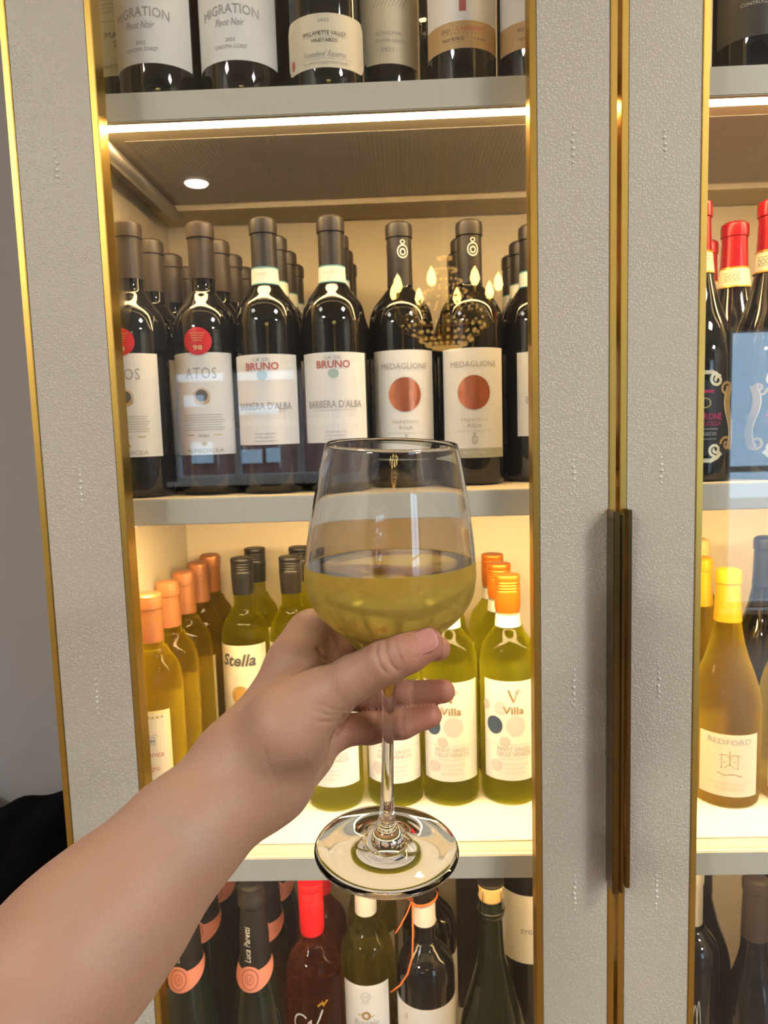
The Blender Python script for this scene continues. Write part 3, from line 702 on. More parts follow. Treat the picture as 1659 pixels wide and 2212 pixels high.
def k_white_cap():
    pr = prof_bordeaux(.0354, .317, .196, .242); r = bottle('wine_bottle', pr, OLIVEW); capsule(r, pr, .252, .317, C_WHITE)
    l = label_patch('label', pr, -.0330, .0330, .040, .172, P_WHITE, r); p = Print()
    p.disc(0, .157, .0065, .0065, LGREY, 2, inner=.82).text('M', 0, .154, .0055, LGREY, .006).text('TENUTA', 0, .147, .0022, LGREY, .013)
    p.disc(0, .1305, .0062, .0062, GOLDI, 2, 8, .5).stroke([(-.011, .1305), (-.006, .1325)], .001, GOLDI).stroke([(.006, .1285), (.011, .1305)], .001, GOLDI)
    p.text('Roccolo', 0, .1170, .0085, GREY, .032, shear=.2); p.build(pr, l); return r
def k_chianti(tie=True):
    pr = prof_bordeaux(.0382, .305, .182, .224); r = bottle('wine_bottle', pr, BLACKB)
    capsule(r, pr, .272, .302, C_BLACK, top=False)
    MB().lathe([(0, .300), (.0085, .300), (.0088, .306), (.0075, .3095), (0, .3105)], 20).build('cork', CORKM, r, True)
    b_ = label_patch('neck_label', pr, -.0440, .0440, .2450, .2745, P_WHITE, r, off=.0010); p = Print()
    p.stroke([(-.004, .253), (-.005, .264), (-.001, .258), (.003, .266), (.002, .254), (.006, .262)], .0016, LGREY); p.build(pr, b_, 'crest')
    l = label_patch('label', pr, -.0560, .0560, .035, .150, P_WHITE, r); p = Print()
    p.stroke([(-.034, .130), (-.031, .138), (-.030, .128), (-.028, .140), (-.0285, .132)], .0012, BEIGEI); p.build(pr, l)
    if not tie: return r
    ora = mat('orange_raffia', (.80, .20, .05), .5)
    c = MB()
    for dz, rr in ((.2765, .0172), (.2785, .0175)):
        c.tube([(rr*math.cos(2*PI*k/24), rr*math.sin(2*PI*k/24), dz+.0035*math.cos(2*PI*k/24)) for k in range(24)], .0009, 6, True)
    c.tube([(-.016, -.006, .277), (-.021, -.010, .283), (-.024, -.012, .294), (-.020, -.012, .301), (-.016, -.010, .290), (-.016, -.008, .278)], .0010, 6)
    c.tube([(-.016, -.008, .278), (-.022, -.016, .268), (-.031, -.022, .255), (-.038, -.026, .247)], .0009, 6)
    c.tube([(-.015, -.010, .278), (-.0155, -.024, .262), (-.016, -.030, .245), (-.0175, -.038, .224), (-.024, -.042, .204), (-.034, -.044, .190), (-.046, -.044, .181)], .0011, 6)
    c.build('raffia_tie', ora, r, True); return r
def k_corked():
    pr = prof_sparkling(.0450, .300, .075); r = bottle('sparkling_bottle', pr, DARKG)
    ck = MB().lathe([(0, .290), (.0135, .292), (.0165, .299), (.0150, .306), (.0165, .314), (.0160, .319), (0, .319)], 24).build('cork', CORKM, r, True)
    MB().lathe([(0, .3185), (.0172, .3185), (.0176, .321), (.015, .3225), (0, .3235)], 24).build('cap_disc', C_CHAR, r, True)
    c = MB()
    for k in range(4):
        a = PI/4+k*PI/2; c.tube([(.0165*math.cos(a), .0165*math.sin(a), .319), (.0172*math.cos(a), .0172*math.sin(a), .300), (.0178*math.cos(a), .0178*math.sin(a), .282)], .0005, 6)
    c.tube([(.0180*math.cos(2*PI*k/24), .0180*math.sin(2*PI*k/24), .281) for k in range(24)], .0005, 6, True)
    c.build('wire_cage', mat('steel_wire', (.3, .3, .3), .3, 1), r, True); return r
def k_sygno():
    pr = prof_bordeaux(.0400, .345, .255, .290); r = bottle('wine_bottle', pr, BLACKB); capsule(r, pr, .30, .345, C_BLACK)
    l = label_patch('label', pr, -.045, .045, .135, .236, P_CREAM, r); p = Print()
    p.rect(.010, .020, .205, .222, mat('leaf_green', (.30, .48, .05), .5)).text('SYGNUM', .006, .180, .0068, INK, .036).text('BIO', .014, .170, .005, GREY, .010); p.build(pr, l); return r
def k_dark_short(capm):
    pr = prof_bordeaux(.0358, .300, .186, .222); r = bottle('wine_bottle', pr, BLACKB); capsule(r, pr, .228, .300, capm)
    p = Print()
    for k in range(3): p.stroke([(-.020+k*.010+.012*t/10*math.cos(k), .095+.035*math.sin(PI*t/10)+k*.006) for t in range(11)], .0008, LGREY)
    p.build(pr, r); return r
def k_sloping(capm, R=.0420):
    pr = prof_burgundy(R, .302, .110); r = bottle('wine_bottle', pr, BLACKB); capsule(r, pr, .222, .302, capm); return r

def copy_tree(o, parent=None):
    c = o.copy(); COL.objects.link(c); c.parent = parent
    for ch in o.children: copy_tree(ch, c)
    return c
PROTO = {}; USED = set()
def put(key, make, X, Y, z, label, group=None, rz=0, s=1):
    if key not in PROTO: PROTO[key] = make()
    if key in USED: o = copy_tree(PROTO[key])
    else: o = PROTO[key]; USED.add(key)
    o.location = (X, Y, z); o.rotation_euler = (0, 0, rz); o.scale = (1, 1, s)
    o['label'] = label; o['category'] = 'bottle'
    if 'group' in o: del o['group']
    if group: o['group'] = group
    return o
ORD = ['front', 'second', 'third', 'fourth', 'fifth']
def toward(X, Y, k=1.0):   # turn a front-facing label part of the way to the viewer
    return math.atan2(0-X, -(CAM_Y-Y))*k
zA, zB, zC, zD = SH['A']+.0003, SH['B']+.0003, SH['C']+.0003, SH['D']+.0003
zL = SH['C']+.0022
# top shelf
put('malbec', k_malbec, -.3055, .140, zA, 'dark bottle with pale green label, leftmost on the top shelf', rz=.15)
put('mig', k_migration, -.2475, .074, zA, 'dark bottle with wide white arched-lettering label, left of the two alike', 'white-label bottles on the top shelf', rz=-.12)
put('mig', k_migration, -.160, .076, zA, 'dark bottle with wide white arched-lettering label, right of the two alike', 'white-label bottles on the top shelf', rz=-.05)
put('wil', k_willamette, -.0680, .071, zA, 'dark bottle with short round-cornered cream label on the top shelf', rz=.02)
put('son', k_sonoma, -.006, .135, zA, 'dark bottle with tall cream label half hidden behind the short cream one', rz=-.18)
put('cab', k_cabernet, .0740, .084, zA, 'dark bottle with tan-banded white label, left of two alike, top shelf', 'tan-banded bottles on the top shelf', rz=-.04)
put('cab', k_cabernet, .1485, .088, zA, 'dark bottle with tan-banded white label beside the brass edge, top shelf', 'tan-banded bottles on the top shelf', rz=.05)
for x, y, t in [(-.205, .150, 'behind the gap between the two wide white labels'), (-.114, .150, 'behind the gap left of the short cream label'), (.040, .228, 'behind the tall cream label and the tan-banded label'),
                (-.245, .227, 'in the third row behind the left white label'), (-.160, .227, 'in the third row behind the right white label'), (-.073, .227, 'in the third row behind the short cream label')]:
    put('back_dark', lambda: k_sloping(C_TAUPE), x, y, zA, 'plain dark bottle '+t, 'plain dark bottles at the back of the top shelf')
put('denom', k_denom, .385, .10, zA, 'dark bottle with charcoal label and tiny capitals, top shelf, right door', rz=-.25)
put('back_dark', None, .317, .157, zA, 'plain dark bottle left of the charcoal-label bottle, top shelf')
put('back_dark', None, .472, .12, zA, 'plain dark bottle right of the charcoal-label bottle, top shelf')
# second shelf
def column(key, make, X, Y0, dy, n, z, desc, group, rz=0, s=1):
    for k in range(n):
        put(key, make, X+(random.uniform(-.0006, .0006) if k else 0), Y0+k*dy, z, '%s, %s' % (desc, ('nearest the glass', 'second from the glass', 'third from the glass', 'fourth from the glass', 'fifth from the glass')[k]), group, rz+(random.uniform(-.15, .15) if k else 0), s)
column('atos', k_atos, -.296, .080, .0735, 4, zB, 'red-sealed dark bottle by the left cabinet wall', 'red-seal bottles on the second shelf', -.10)
column('atos', k_atos, -.2195, .094, .0735, 4, zB, 'red-sealed dark bottle beside the blue-banded ones', 'red-seal bottles on the second shelf', -.02)
column('bruno', k_bruno, -.1475, .087, .0740, 4, zB, 'blue-banded dark bottle beside the red-sealed ones', 'blue-banded bottles on the second shelf', -.06)
column('bruno', k_bruno, -.0733, .090, .0740, 4, zB, 'blue-banded dark bottle beside the copper-disc ones', 'blue-banded bottles on the second shelf', .02)
column('med', k_medaglione, .0020, .124, .0765, 3, zB, 'copper-disc dark bottle in the column above the wine glass', 'copper-disc bottles on the second shelf', .06)
column('med', k_medaglione, .0825, .126, .0765, 3, zB, 'copper-disc dark bottle in the right-hand column', 'copper-disc bottles on the second shelf', -.02)
column('bruno', k_bruno, .1590, .155, .0740, 3, zB, 'blue-banded dark bottle half hidden by the brass edge', 'blue-banded bottles on the second shelf', .5)
column('ama', k_amarone, .3260, .088, .085, 2, zB, 'red-capsuled gold-scroll bottle beside the brass edge', 'red-capsuled bottles behind the right door', -.1)
put('ama', k_amarone, .4100, .092, zB, 'red-capsuled gold-scroll bottle nearest the right picture edge', 'red-capsuled bottles behind the right door', -.1)
put('ama', k_amarone, .4070, .177, zB, 'red-capsuled bottle with cream neck band, set back between two front ones', 'red-capsuled bottles behind the right door', .2)
put('ama', k_amarone, .4070, .262, zB, 'red-capsuled bottle farthest back near the brass edge', 'red-capsuled bottles behind the right door', .2)
# third shelf
column('marg', k_margherita, -.3000, .082, .0672, 5, zL, 'golden bottle with copper capsule', 'copper-capsuled bottles on the lit shelf', -.30)
for i, x in enumerate((-.2285, -.1610)):
    column('stella', k_stella, x, .252, .085, 2, zL, 'black-capped green bottle in the %s column above the wrist' % ('left', 'right')[i], 'black-capped bottles on the lit shelf', -.10)
for i, (x, y) in enumerate([(-.098, .153), (-.0215, .160), (.0510, .162), (.1265, .162)]):
    column('villa', k_villa, x, y, .0765, 3 if i > 1 else i+1, zL, 'orange-capped green bottle in the %s column' % ('leftmost', 'second', 'third', 'rightmost')[i], 'orange-capped bottles on the lit shelf', (-.05, .0, -.02, .02)[i])
put('plain', k_plain_dark, .199, .200, zL, 'black bottle half hidden behind the door stile on the lit shelf')
column('bed', k_bedford, .3960, .150, .083, 2, zL, 'amber yellow-capsuled bottle beside the brass edge', 'yellow-capsuled bottles behind the right door', -.28)
put('bed', k_bedford, .4810, .152, zL, 'amber wine bottle with cream label at the right picture edge', 'yellow-capsuled bottles behind the right door', -.28)
put('gtall', k_gold_tall, .4250, .313, zL, 'tall golden bottle with cork-coloured top behind the yellow capsules')
put('plain', k_plain_dark, .5050, .280, zL, 'tall black bottle behind the amber bottles at the right')
put('plain', k_plain_dark, .5900, .225, zL, 'black bottle farthest right on the lit shelf')
# lowest shelf
column('pros', k_prosecco, -.2950, .118, .087, 3, zD, 'black peach-collared bottle under the forearm', 'peach-collared bottles on the lowest shelf', -.22)
column('pros', k_prosecco, -.2070, .118, .087, 3, zD, 'black peach-collared bottle beside the red caps', 'peach-collared bottles on the lowest shelf', -.12)
put('rose', k_rose, -.1360, .142, zD, 'copper rose wine bottle with red cap and white script, in front', 'red-capped bottles on the lowest shelf', -.05)
put('rose', k_rose, -.1345, .226, zD, 'copper rose wine bottle with red cap, behind its twin', 'red-capped bottles on the lowest shelf', .1)
put('wcap', k_white_cap, -.0660, .158, zD, 'olive wine bottle with white capsule below the glass foot, in front', 'white-capsuled bottles on the lowest shelf', -.05)
put('wcap', k_white_cap, -.0620, .248, zD, 'olive wine bottle with white capsule below the glass foot, behind', 'white-capsuled bottles on the lowest shelf', .1)
put('chi', k_chianti, .0110, .146, zD, 'black wine bottle with white neck label and orange raffia tie', None, .02)
put('chi2', lambda: k_chianti(False), .0190, .228, zD, 'black wine bottle with white neck label behind the orange-tied one', None, .3)
put('cork', k_corked, .0985, .150, zD, 'dark green sparkling bottle with wired cork and black disc', s=.925)
put('sygno', k_sygno, .1620, .245, zD, 'tall black bottle with cream label and green square behind the wired cork', rz=-.1)
put('silv', lambda: k_dark_short(C_SILVER), .3630, .165, zD, 'black bottle with pale silver capsule beside the right brass edge')
put('slopc', lambda: k_sloping(C_TAUPE, .0375), .4350, .142, zD, 'black sloping bottle with brown capsule at the lower right')
for x, y, t in [(.405, .238, 'between and behind the silver and brown capsules'), (.497, .218, 'behind and right of the brown capsule'), (.348, .305, 'farthest back behind the silver capsule'), (.530, .135, 'in front at the far lower right')]:
    put('slop', lambda: k_sloping(C_CHAR), x, y, zD, 'plain black bottle '+t, 'plain black bottles at the lower right')
bx = empty('carton', (.086, .305, zD), label='black printed carton at the back of the lowest shelf', cat='box')
MB().box(-.022, .022, -.02, .02, 0, .300, .001).build('carton_body', mat('black_card', (.02, .02, .02), .5), bx)
pm = MB()
for k in range(5): pm.box(-.016, .012-.003*(k % 2), -.0206, -.0202, .286-k*.007, .2885-k*.007)
pm.box(-.017, .004, -.0206, -.0202, .225, .248); tag(pm.build('carton_print', GREY, bx), kind='stuff')

#@@GLASS
# ------------------------------------------------------------------ wine glass held in front of the cabinet
GF = atz(835, 1836, .425)            # centre of the foot's underside
GR = atz(846, 955, .381)             # centre of the rim
GL = (GR-GF).length
GAX = (GR-GF).normalized()
_x = Vector((1, 0, 0)); _x = (_x-GAX*_x.dot(GAX)).normalized(); _y = GAX.cross(_x)
GM = Matrix.Translation(GF) @ Matrix((_x, _y, GAX)).transposed().to_4x4()
def g_at(ypx):                        # height along the axis that shows at this picture row
    lo, hi = -.02, GL+.02
    for _ in range(40):
        m = (lo+hi)/2; p = GF+GAX*m-CAMP; y = 1106-F*p.dot(UP)/p.dot(fw)
        if y > ypx: lo = m
        else: hi = m
    return lo, (GF+GAX*lo-CAMP).dot(fw)
def g_pt(ypx, half):
    s, z = g_at(ypx); return (half*z/F, s)
OUT = [g_pt(y, h) for y, h in ((1520, 14.5), (1490, 17), (1462, 20.5), (1440, 28), (1415, 48), (1390, 76), (1360, 108), (1325, 147), (1300, 167), (1275, 179), (1245, 184), (1215, 183.5), (1180, 181), (1100, 170), (1020, 156), (957, 142.5))]
bowl_out = catmull(OUT, 5)
stem = [g_pt(y, h) for y, h in ((1784, 26), (1770, 19), (1755, 16.5), (1730, 14.6), (1690, 13.2), (1640, 12.6), (1590, 12.4), (1545, 13.2))]
stem_zs = stem[0][1]
FR = 156*.425/F
foot = [(0, .0015), (FR*.3, .0012), (FR*.8, .0003), (FR*.965, 0), (FR*.992, .0005), (FR, .0014), (FR*.988, .0023), (FR*.93, .0029), (FR*.75, .0038), (FR*.55, .0052), (FR*.38, .0074), (FR*.27, .0100), (FR*.205, .0135)]
stem = [p for p in stem if p[1] > .0150]
inner = []
for (r, z), (r2, z2) in zip(bowl_out, bowl_out[1:]+[bowl_out[-1]]):
    if z < g_at(1505)[0]: continue
    inner.append((r-.0011-.0018*min(1, max(0, (g_at(1330)[0]-z)/.012)), z))
inner[0] = (inner[0][0]*.6, inner[0][1]+.0005)
rimz = bowl_out[-1][1]
prof_g = foot+stem+bowl_out[:-1]+[(bowl_out[-1][0], rimz-.0004), (bowl_out[-1][0]-.0003, rimz), (bowl_out[-1][0]-.0009, rimz)]
prof_g += inner[::-1][1:]+[(0, inner[0][1]-.0012)]
M_CLEAR = mat('clear_crystal', (1, 1, 1), 0, trans=1, ior=1.46)
gl = empty('wine_glass', label='stemmed wine glass half full of pale white wine, held in the hand', cat='wine glass')
gl.matrix_world = GM
MB().lathe(prof_g, 96).build('crystal', M_CLEAR, gl, True)
gl.children[0].data.set_sharp_from_angle(angle=math.radians(60))
# wine: fills the inside up to a level that is horizontal in the room
lev = GF+GAX*g_at(1214)[0]
M_WINE = mat('pale_white_wine', (1, .80, .14), .10, trans=1, ior=1.34)
bm = bmesh.new()
tmp = MB().lathe([(0, inner[0][1]-.0010)]+[(r+.00025, z-.0001) for r, z in inner]+[(0, inner[-1][1])], 96)
me = tmp.mesh('wine'); bm.from_mesh(me); bmesh.ops.remove_doubles(bm, verts=bm.verts[:], dist=1e-6)
inv = GM.inverted(); pc = inv @ lev; pn = (inv.to_3x3() @ Vector((0, 0, 1))).normalized()
res = bmesh.ops.bisect_plane(bm, geom=bm.verts[:]+bm.edges[:]+bm.faces[:], plane_co=pc, plane_no=pn, clear_outer=True)
ed = [e for e in res['geom_cut'] if isinstance(e, bmesh.types.BMEdge)]
bmesh.ops.contextual_create(bm, geom=ed); bmesh.ops.recalc_face_normals(bm, faces=bm.faces[:])
bm.to_mesh(me); bm.free()
wn = link('wine', me, M_WINE, gl, True); wn.data.set_sharp_from_angle(angle=math.radians(30))
# fine condensation on the outside of the bowl where the wine is cold
def fog_mat():
    m = bpy.data.materials.new('condensation'); m.use_nodes = True; N = m.node_tree.nodes; L = m.node_tree.links; N.clear()
    out = N.new('ShaderNodeOutputMaterial'); mx = N.new('ShaderNodeMixShader'); t = N.new('ShaderNodeBsdfTransparent')
    d = N.new('ShaderNodeBsdfTranslucent'); d2 = N.new('ShaderNodeBsdfDiffuse'); m2 = N.new('ShaderNodeMixShader'); m2.inputs[0].default_value = .45
    d.inputs[0].default_value = (1, .74, .12, 1); d2.inputs[0].default_value = (.98, .72, .16, 1)
    tc = N.new('ShaderNodeTexCoord'); n = N.new('ShaderNodeTexNoise'); n.inputs['Scale'].default_value = 45; n.inputs['Detail'].default_value = 5
    r = N.new('ShaderNodeMapRange'); r.inputs[1].default_value = .35; r.inputs[2].default_value = .65; r.inputs[3].default_value = .45; r.inputs[4].default_value = .62
    L.new(tc.outputs['Object'], n.inputs['Vector']); L.new(n.outputs['Fac'], r.inputs[0]); L.new(r.outputs[0], mx.inputs[0])
    L.new(d.outputs[0], m2.inputs[1]); L.new(d2.outputs[0], m2.inputs[2]); L.new(t.outputs[0], mx.inputs[1]); L.new(m2.outputs[0], mx.inputs[2]); L.new(mx.outputs[0], out.inputs[0])
    return m
fz0, fz1 = g_at(1425)[0], g_at(1200)[0]
bm = bmesh.new(); me = MB().lathe([(r+.00022, z) for r, z in bowl_out if fz0 < z < fz1+.02], 96).mesh('condensation'); bm.from_mesh(me)
bmesh.ops.bisect_plane(bm, geom=bm.verts[:]+bm.edges[:]+bm.faces[:], plane_co=pc+pn*.0008, plane_no=pn, clear_outer=True); bm.to_mesh(me); bm.free()
link('condensation', me, fog_mat(), gl, True)

#@@HAND
# ------------------------------------------------------------------ left forearm and hand of the person holding the glass
def J(px, py, z, r): return (np.array(atz(px, py, z)), r/1000.0)
def build_arm():
    # chains of tapered round bones; picture positions at measured distances
    palm = []; fingers = []
    W1_, W2_ = J(536, 1618, .398, 19.5), J(588, 1690, .402, 19.5)
    A1, A2 = J(500, 1640, .396, 19.5), J(560, 1712, .398, 19.5)
    seg = lambda L, a, b: L.append((a, b))
    fore = [J(536, 1668, .396, 25), J(470, 1735, .389, 26.5), J(386, 1815, .378, 30), J(275, 1942, .364, 34.5), J(211, 2008, .355, 37), J(148, 2078, .345, 38.8), J(-60, 2310, .315, 41), J(-420, 2650, .275, 42)]
    for a, b in zip(fore, fore[1:]): seg(palm, a, b)
    seg(palm, A1, W1_); seg(palm, A2, W2_)
    IM, MM, RM, PM = J(672, 1368, .430, 12.2), J(690, 1408, .442, 12.5), J(688, 1480, .447, 12.5), J(690, 1562, .436, 12.5)
    seg(palm, W1_, J(645, 1426, .420, 14.5)); seg(palm, J(645, 1426, .420, 14.5), IM)
    seg(palm, J(560, 1650, .405, 19), MM); seg(palm, J(575, 1665, .408, 19), RM); seg(palm, W2_, J(660, 1620, .424, 15)); seg(palm, J(660, 1620, .424, 15), PM)
    seg(palm, J(560, 1625, .390, 20), J(622, 1566, .382, 20)); seg(palm, J(622, 1566, .382, 20), J(690, 1512, .383, 15.0))      # thenar
    seg(palm, J(590, 1658, .397, 19), J(645, 1602, .397, 17))
    seg(palm, J(640, 1520, .410, 16), J(650, 1450, .418, 15))
    thumb = [J(690, 1512, .381, 14.5), J(762, 1466, .374, 11.9), J(838, 1427, .366, 11.2), J(880, 1407, .363, 10.6), J(919, 1391, .363, 9.2)]
    index = [IM, J(716, 1338, .452, 10.4), J(768, 1318, .466, 9.4), J(826, 1304, .472, 8.4), J(878, 1300, .468, 7.2)]
    middle = [MM, J(738, 1404, .452, 10.0), J(790, 1403, .452, 9.4), J(872, 1404, .441, 8.4), J(946, 1401, .430, 7.4)]
    ring = [RM, J(735, 1500, .448, 9.8), J(800, 1507, .444, 9.0), J(880, 1501, .432, 8.4), J(957, 1493, .424, 7.0)]
    pinky = [PM, J(735, 1578, .433, 9.8), J(800, 1572, .430, 9.3), J(868, 1562, .426, 8.9), J(929, 1546, .423, 7.0)]
    F_ = [thumb, index, middle, ring, pinky]
    # grid aligned with the forearm
    a = fore[-1][0]; b = MM[0]
    ex = (b-a)/np.linalg.norm(b-a); v = np.array(fw); ez = v-ex*v.dot(ex); ez /= np.linalg.norm(ez); ey = np.cross(ez, ex)
    R = np.stack([ex, ey, ez]); allp = [p for s in palm for p in s]+[p for f in F_ for p in f]
    loc = np.array([R@p for p, r in allp]); rad_ = np.array([r for p, r in allp])
    lo = (loc-rad_[:, None]).min(0)-.006; hi = (loc+rad_[:, None]).max(0)+.006
    h = .0012; n = np.ceil((hi-lo)/h).astype(int)+1
    ax = [lo[i]+h*np.arange(n[i], dtype=np.float32) for i in range(3)]
    BIG = .03
    def seg_sdf(D, A, B, k):
        pa, ra = R@A[0], A[1]; pb, rb = R@B[0], B[1]; m = max(ra, rb)+BIG*.8
        l_ = np.minimum(pa, pb)-m; u_ = np.maximum(pa, pb)+m
        i0 = np.maximum(0, np.floor((l_-lo)/h)).astype(int); i1 = np.minimum(n, np.ceil((u_-lo)/h).astype(int)+1)
        sl_ = tuple(slice(i0[i], i1[i]) for i in range(3))
        X = ax[0][sl_[0]][:, None, None]-pa[0]; Y = ax[1][sl_[1]][None, :, None]-pa[1]; Z = ax[2][sl_[2]][None, None, :]-pa[2]
        d = pb-pa; dd = d.dot(d)
        t = np.clip((X*d[0]+Y*d[1]+Z*d[2])/dd, 0, 1).astype(np.float32)
        q = np.sqrt((X-t*d[0])**2+(Y-t*d[1])**2+(Z-t*d[2])**2)-(ra+(rb-ra)*t*t*(3-2*t)*.0-0+(rb-ra)*t)
        q = q.astype(np.float32); old = D[sl_]
        if k > 0:
            hh = np.clip(.5+.5*(old-q)/k, 0, 1); D[sl_] = old*(1-hh)+q*hh-k*hh*(1-hh)
        else: D[sl_] = np.minimum(old, q)
    DP = np.full(n, BIG, np.float32)
    for s in palm: seg_sdf(DP, s[0], s[1], .012)
    DF = np.full(n, BIG, np.float32)
    for f in F_:
        T = np.full(n, BIG, np.float32)
        for s in zip(f, f[1:]): seg_sdf(T, s[0], s[1], .003)
        DF = np.minimum(DF, T)
    k = .009; hh = np.clip(.5+.5*(DP-DF)/k, 0, 1); D = DP*(1-hh)+DF*hh-k*hh*(1-hh)
    del DP, DF, T
    # surface nets
    s = D < 0
    c = np.zeros(tuple(n-1), np.int8)
    for i in (0, 1):
        for j in (0, 1):
            for q in (0, 1): c += s[i:n[0]-1+i, j:n[1]-1+j, q:n[2]-1+q]
    act = (c > 0) & (c < 8); idx = np.argwhere(act); vid = np.full(tuple(n-1), -1, np.int32); vid[act] = np.arange(len(idx))
    acc = np.zeros((len(idx), 3)); cnt = np.zeros(len(idx))
    cor = [(i, j, q) for i in (0, 1) for j in (0, 1) for q in (0, 1)]
    for ca in cor:
        for ax_ in range(3):
            if ca[ax_]: continue
            cb = list(ca); cb[ax_] = 1
            va = D[tuple((idx+ca).T)]; vb = D[tuple((idx+cb).T)]; m = (va < 0) != (vb < 0)
            t = np.where(m, va/np.where(m, va-vb, 1), 0); p = np.tile(np.array(ca, float), (len(idx), 1)); p[:, ax_] = t
            acc[m] += p[m]; cnt[m] += 1
    V = (idx+acc/cnt[:, None])*h+lo; V = V@R
    Q = []
    for ax_ in range(3):
        o1, o2 = [(1, 2), (2, 0), (0, 1)][ax_]
        sa = s.take(range(n[ax_]-1), ax_); sb = s.take(range(1, n[ax_]), ax_); e = np.argwhere(sa != sb)
        e = e[(e[:, o1] > 0) & (e[:, o2] > 0) & (e[:, o1] < n[o1]-1) & (e[:, o2] < n[o2]-1)]
        fl = s[tuple(e.T)]
        def cell(d1, d2):
            w = e.copy(); w[:, o1] -= d1; w[:, o2] -= d2; return vid[tuple(w.T)]
        q = np.stack([cell(1, 1), cell(0, 1), cell(0, 0), cell(1, 0)], 1); q[~fl] = q[~fl][:, ::-1]; Q.append(q)
    Q = np.concatenate(Q)
    # creases: shallow grooves along measured lines, facing the viewer or inside the fingers
    cam_ = np.array(CAMP); rel = V-cam_; zc = rel@np.array(fw); PX = 829.5+F*(rel@np.array(RT))/zc; PY = 1106-F*(rel@np.array(UP))/zc
    Nv = np.zeros_like(V); tri = V[Q]; fnv = np.cross(tri[:, 2]-tri[:, 0], tri[:, 3]-tri[:, 1])
    for i in range(4): np.add.at(Nv, Q[:, i], fnv)
    Nv /= np.linalg.norm(Nv, axis=1)[:, None]+1e-12
    front = (Nv*rel).sum(1) < 0
    disp = np.zeros(len(V))
    def crease(pts, depth, width, zmin=0, zmax=9):
        best = np.full(len(V), 1e9)
        for (x0, y0), (x1, y1) in zip(pts, pts[1:]):
            dx, dy = x1-x0, y1-y0; t = np.clip(((PX-x0)*dx+(PY-y0)*dy)/(dx*dx+dy*dy), 0, 1)
            best = np.minimum(best, np.hypot(PX-x0-t*dx, PY-y0-t*dy))
        w = np.exp(-(best/width)**2)*front*(zc > zmin)*(zc < zmax); np.maximum(disp, w*depth, out=disp)
    crease([(812, 1395), (812, 1415), (822, 1440), (832, 1452)], .0008, 3.6, 0, .40)
    crease([(834, 1382), (832, 1405), (842, 1432), (858, 1450)], .0009, 3.6, 0, .40)
    crease([(852, 1392), (860, 1410), (866, 1430)], .0005, 3.4, 0, .40)
    crease([(895, 1462), (890, 1490), (892, 1520)], .0004, 5, .415, .45); crease([(815, 1540), (808, 1570), (812, 1606)], .0004, 5, .41, .45); crease([(872, 1530), (868, 1560), (874, 1592)], .0004, 5, .41, .45)
    crease([(690, 1560), (720, 1560), (748, 1548)], .0006, 4, 0, .40); crease([(682, 1520), (720, 1534), (752, 1536)], .0004, 4, 0, .40); crease([(680, 1536), (712, 1546), (744, 1543)], .0004, 4, 0, .40)
    crease([(572, 1618), (580, 1650), (592, 1680)], .0005, 4, 0, .40); crease([(586, 1660), (600, 1690), (598, 1715)], .0004, 4)
    crease([(713, 1610), (728, 1578), (745, 1549)], .0016, 6); crease([(712, 1645), (714, 1622), (712, 1606)], .0012, 5)
    crease([(722, 1430), (700, 1420), (688, 1402)], .0012, 5); crease([(736, 1420), (730, 1395), (716, 1372)], .0008, 5)
    V = V-Nv*disp[:, None]
    me = bpy.data.meshes.new('person'); me.from_pydata(V.tolist(), [], Q.tolist()); me.update()
    # fingertip and joint redness of the skin, plus painted warm light on three fingers
    red_tint = np.zeros(len(V))
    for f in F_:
        t = np.array(f[-1][0]); red_tint = np.maximum(red_tint, np.exp(-(np.linalg.norm(V-t, axis=1)/.017)**2))
        t = np.array(f[2][0]); red_tint = np.maximum(red_tint, .45*np.exp(-(np.linalg.norm(V-t, axis=1)/.012)**2))
    for f in F_[2:]:  # warm transmitted light painted as red along middle, ring and pinky
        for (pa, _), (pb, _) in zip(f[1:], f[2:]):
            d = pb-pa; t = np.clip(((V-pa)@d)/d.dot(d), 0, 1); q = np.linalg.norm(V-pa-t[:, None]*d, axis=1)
            red_tint = np.maximum(red_tint, .55*np.exp(-(q/.014)**4))
    at_ = me.attributes.new('flush_warm_light', 'FLOAT', 'POINT'); at_.data.foreach_set('value', red_tint.astype(np.float32))
    return me, thumb
M_SKIN = mat('skin', (.47, .275, .195), .48)
N, L, b = nodes(M_SKIN)
b.inputs['Subsurface Weight'].default_value = .18; b.inputs['Subsurface Radius'].default_value = (.012, .004, .002); b.inputs['Subsurface Scale'].default_value = .25
tc = N.new('ShaderNodeTexCoord'); n1 = N.new('ShaderNodeTexNoise'); n1.inputs['Scale'].default_value = 28; n1.inputs['Detail'].default_value = 4; L.new(tc.outputs['Object'], n1.inputs['Vector'])
mx = N.new('ShaderNodeMix'); mx.data_type = 'RGBA'; mx.inputs[6].default_value = (.385, .215, .148, 1); mx.inputs[7].default_value = (.47, .28, .198, 1); L.new(n1.outputs['Fac'], mx.inputs[0])
n3 = N.new('ShaderNodeTexNoise'); n3.inputs['Scale'].default_value = 13; n3.inputs['Detail'].default_value = 2; n3.inputs['Distortion'].default_value = 1.2; L.new(tc.outputs['Object'], n3.inputs['Vector'])
r3 = N.new('ShaderNodeMapRange'); r3.inputs[1].default_value = .50; r3.inputs[2].default_value = .72; r3.inputs[3].default_value = 0; r3.inputs[4].default_value = .45; L.new(n3.outputs['Fac'], r3.inputs[0])
mv = N.new('ShaderNodeMix'); mv.data_type = 'RGBA'; mv.inputs[7].default_value = (.375, .29, .24, 1); L.new(r3.outputs[0], mv.inputs[0]); L.new(mx.outputs[2], mv.inputs[6])
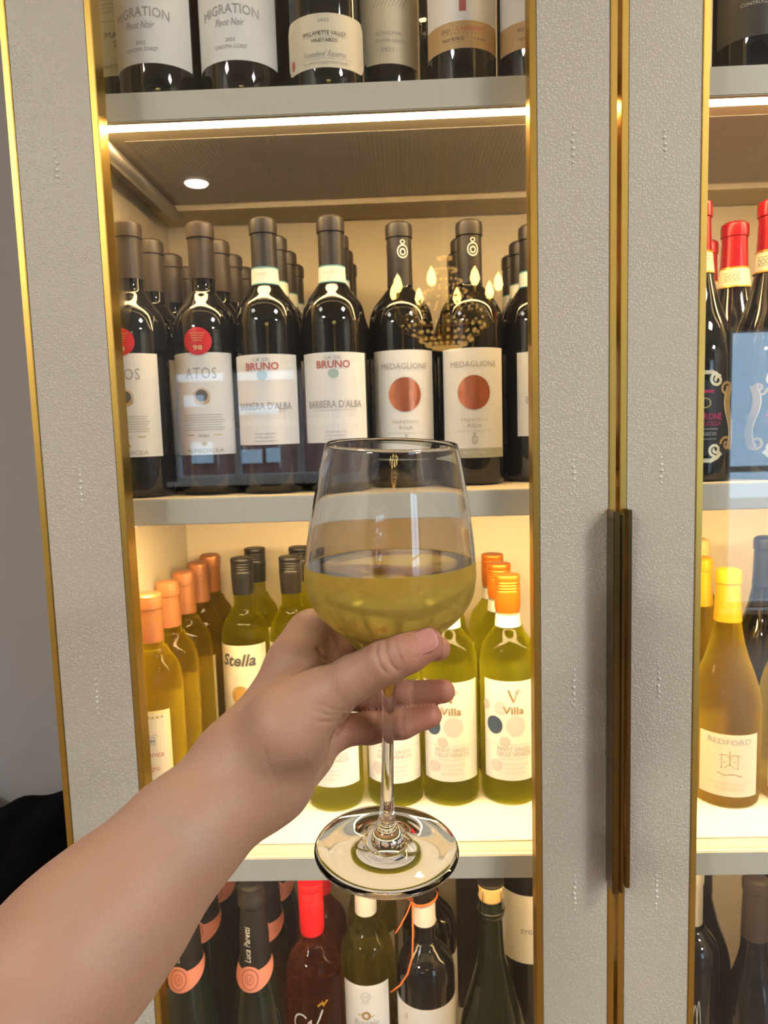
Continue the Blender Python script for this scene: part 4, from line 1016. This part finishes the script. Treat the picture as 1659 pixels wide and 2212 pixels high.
at_ = N.new('ShaderNodeAttribute'); at_.attribute_name = 'flush_warm_light'
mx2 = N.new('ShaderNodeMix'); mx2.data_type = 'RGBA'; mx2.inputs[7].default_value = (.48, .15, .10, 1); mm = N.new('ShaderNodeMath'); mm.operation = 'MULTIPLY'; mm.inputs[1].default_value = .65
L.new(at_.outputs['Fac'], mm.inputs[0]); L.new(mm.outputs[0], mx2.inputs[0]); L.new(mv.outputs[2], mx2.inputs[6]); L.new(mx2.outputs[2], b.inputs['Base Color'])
n2 = N.new('ShaderNodeTexVoronoi'); n2.inputs['Scale'].default_value = 700; L.new(tc.outputs['Object'], n2.inputs['Vector'])
bp = N.new('ShaderNodeBump'); bp.inputs['Strength'].default_value = .25; bp.inputs['Distance'].default_value = .0005; L.new(n2.outputs['Distance'], bp.inputs['Height']); L.new(bp.outputs['Normal'], b.inputs['Normal'])
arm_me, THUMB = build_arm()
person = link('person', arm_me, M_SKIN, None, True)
tag(person, 'bare left forearm and hand, thumb in front of and fingers behind the glass stem', 'person')
# thumb nail: a curved plate set into the tip
def nail():
    ip, tip = Vector(THUMB[3][0]), Vector(THUMB[4][0]); t = (tip-ip).normalized(); view = (CAMP-tip).normalized()
    up_ = Vector(UP); nrm = (view*.90+up_*.18); nrm = (nrm-t*nrm.dot(t)).normalized(); sd = t.cross(nrm)
    c = ip*.10+tip*.90+t*.0008; R_ = .0098; V = []; Fc = []; nu, nv = 14, 12
    for i in range(nu+1):
        u = i/nu*2-1
        for j in range(nv+1):
            v = j/nv*2-1
            wv_ = math.sqrt(max(0, 1-abs(v)**4.0))*.97+.03; a = u*wv_*.62
            d = R_*(1-.020*v*v-.05*max(0, v)**2)
            V.append(c+sd*math.sin(a)*R_*1.02+nrm*(math.cos(a)*d-.0003)+t*v*.0072)
    for i in range(nu):
        for j in range(nv):
            q = i*(nv+1)+j; Fc.append((q, q+1, q+nv+2, q+nv+1))
    o = link_mesh('thumb_nail', V, Fc, mat('nail', (.52, .24, .21), .22, coat=.3), person, True)
    so = o.modifiers.new('thickness', 'SOLIDIFY'); so.thickness = .0006; so.offset = 0
    o['label'] = 'short glossy pink thumbnail'
nail()
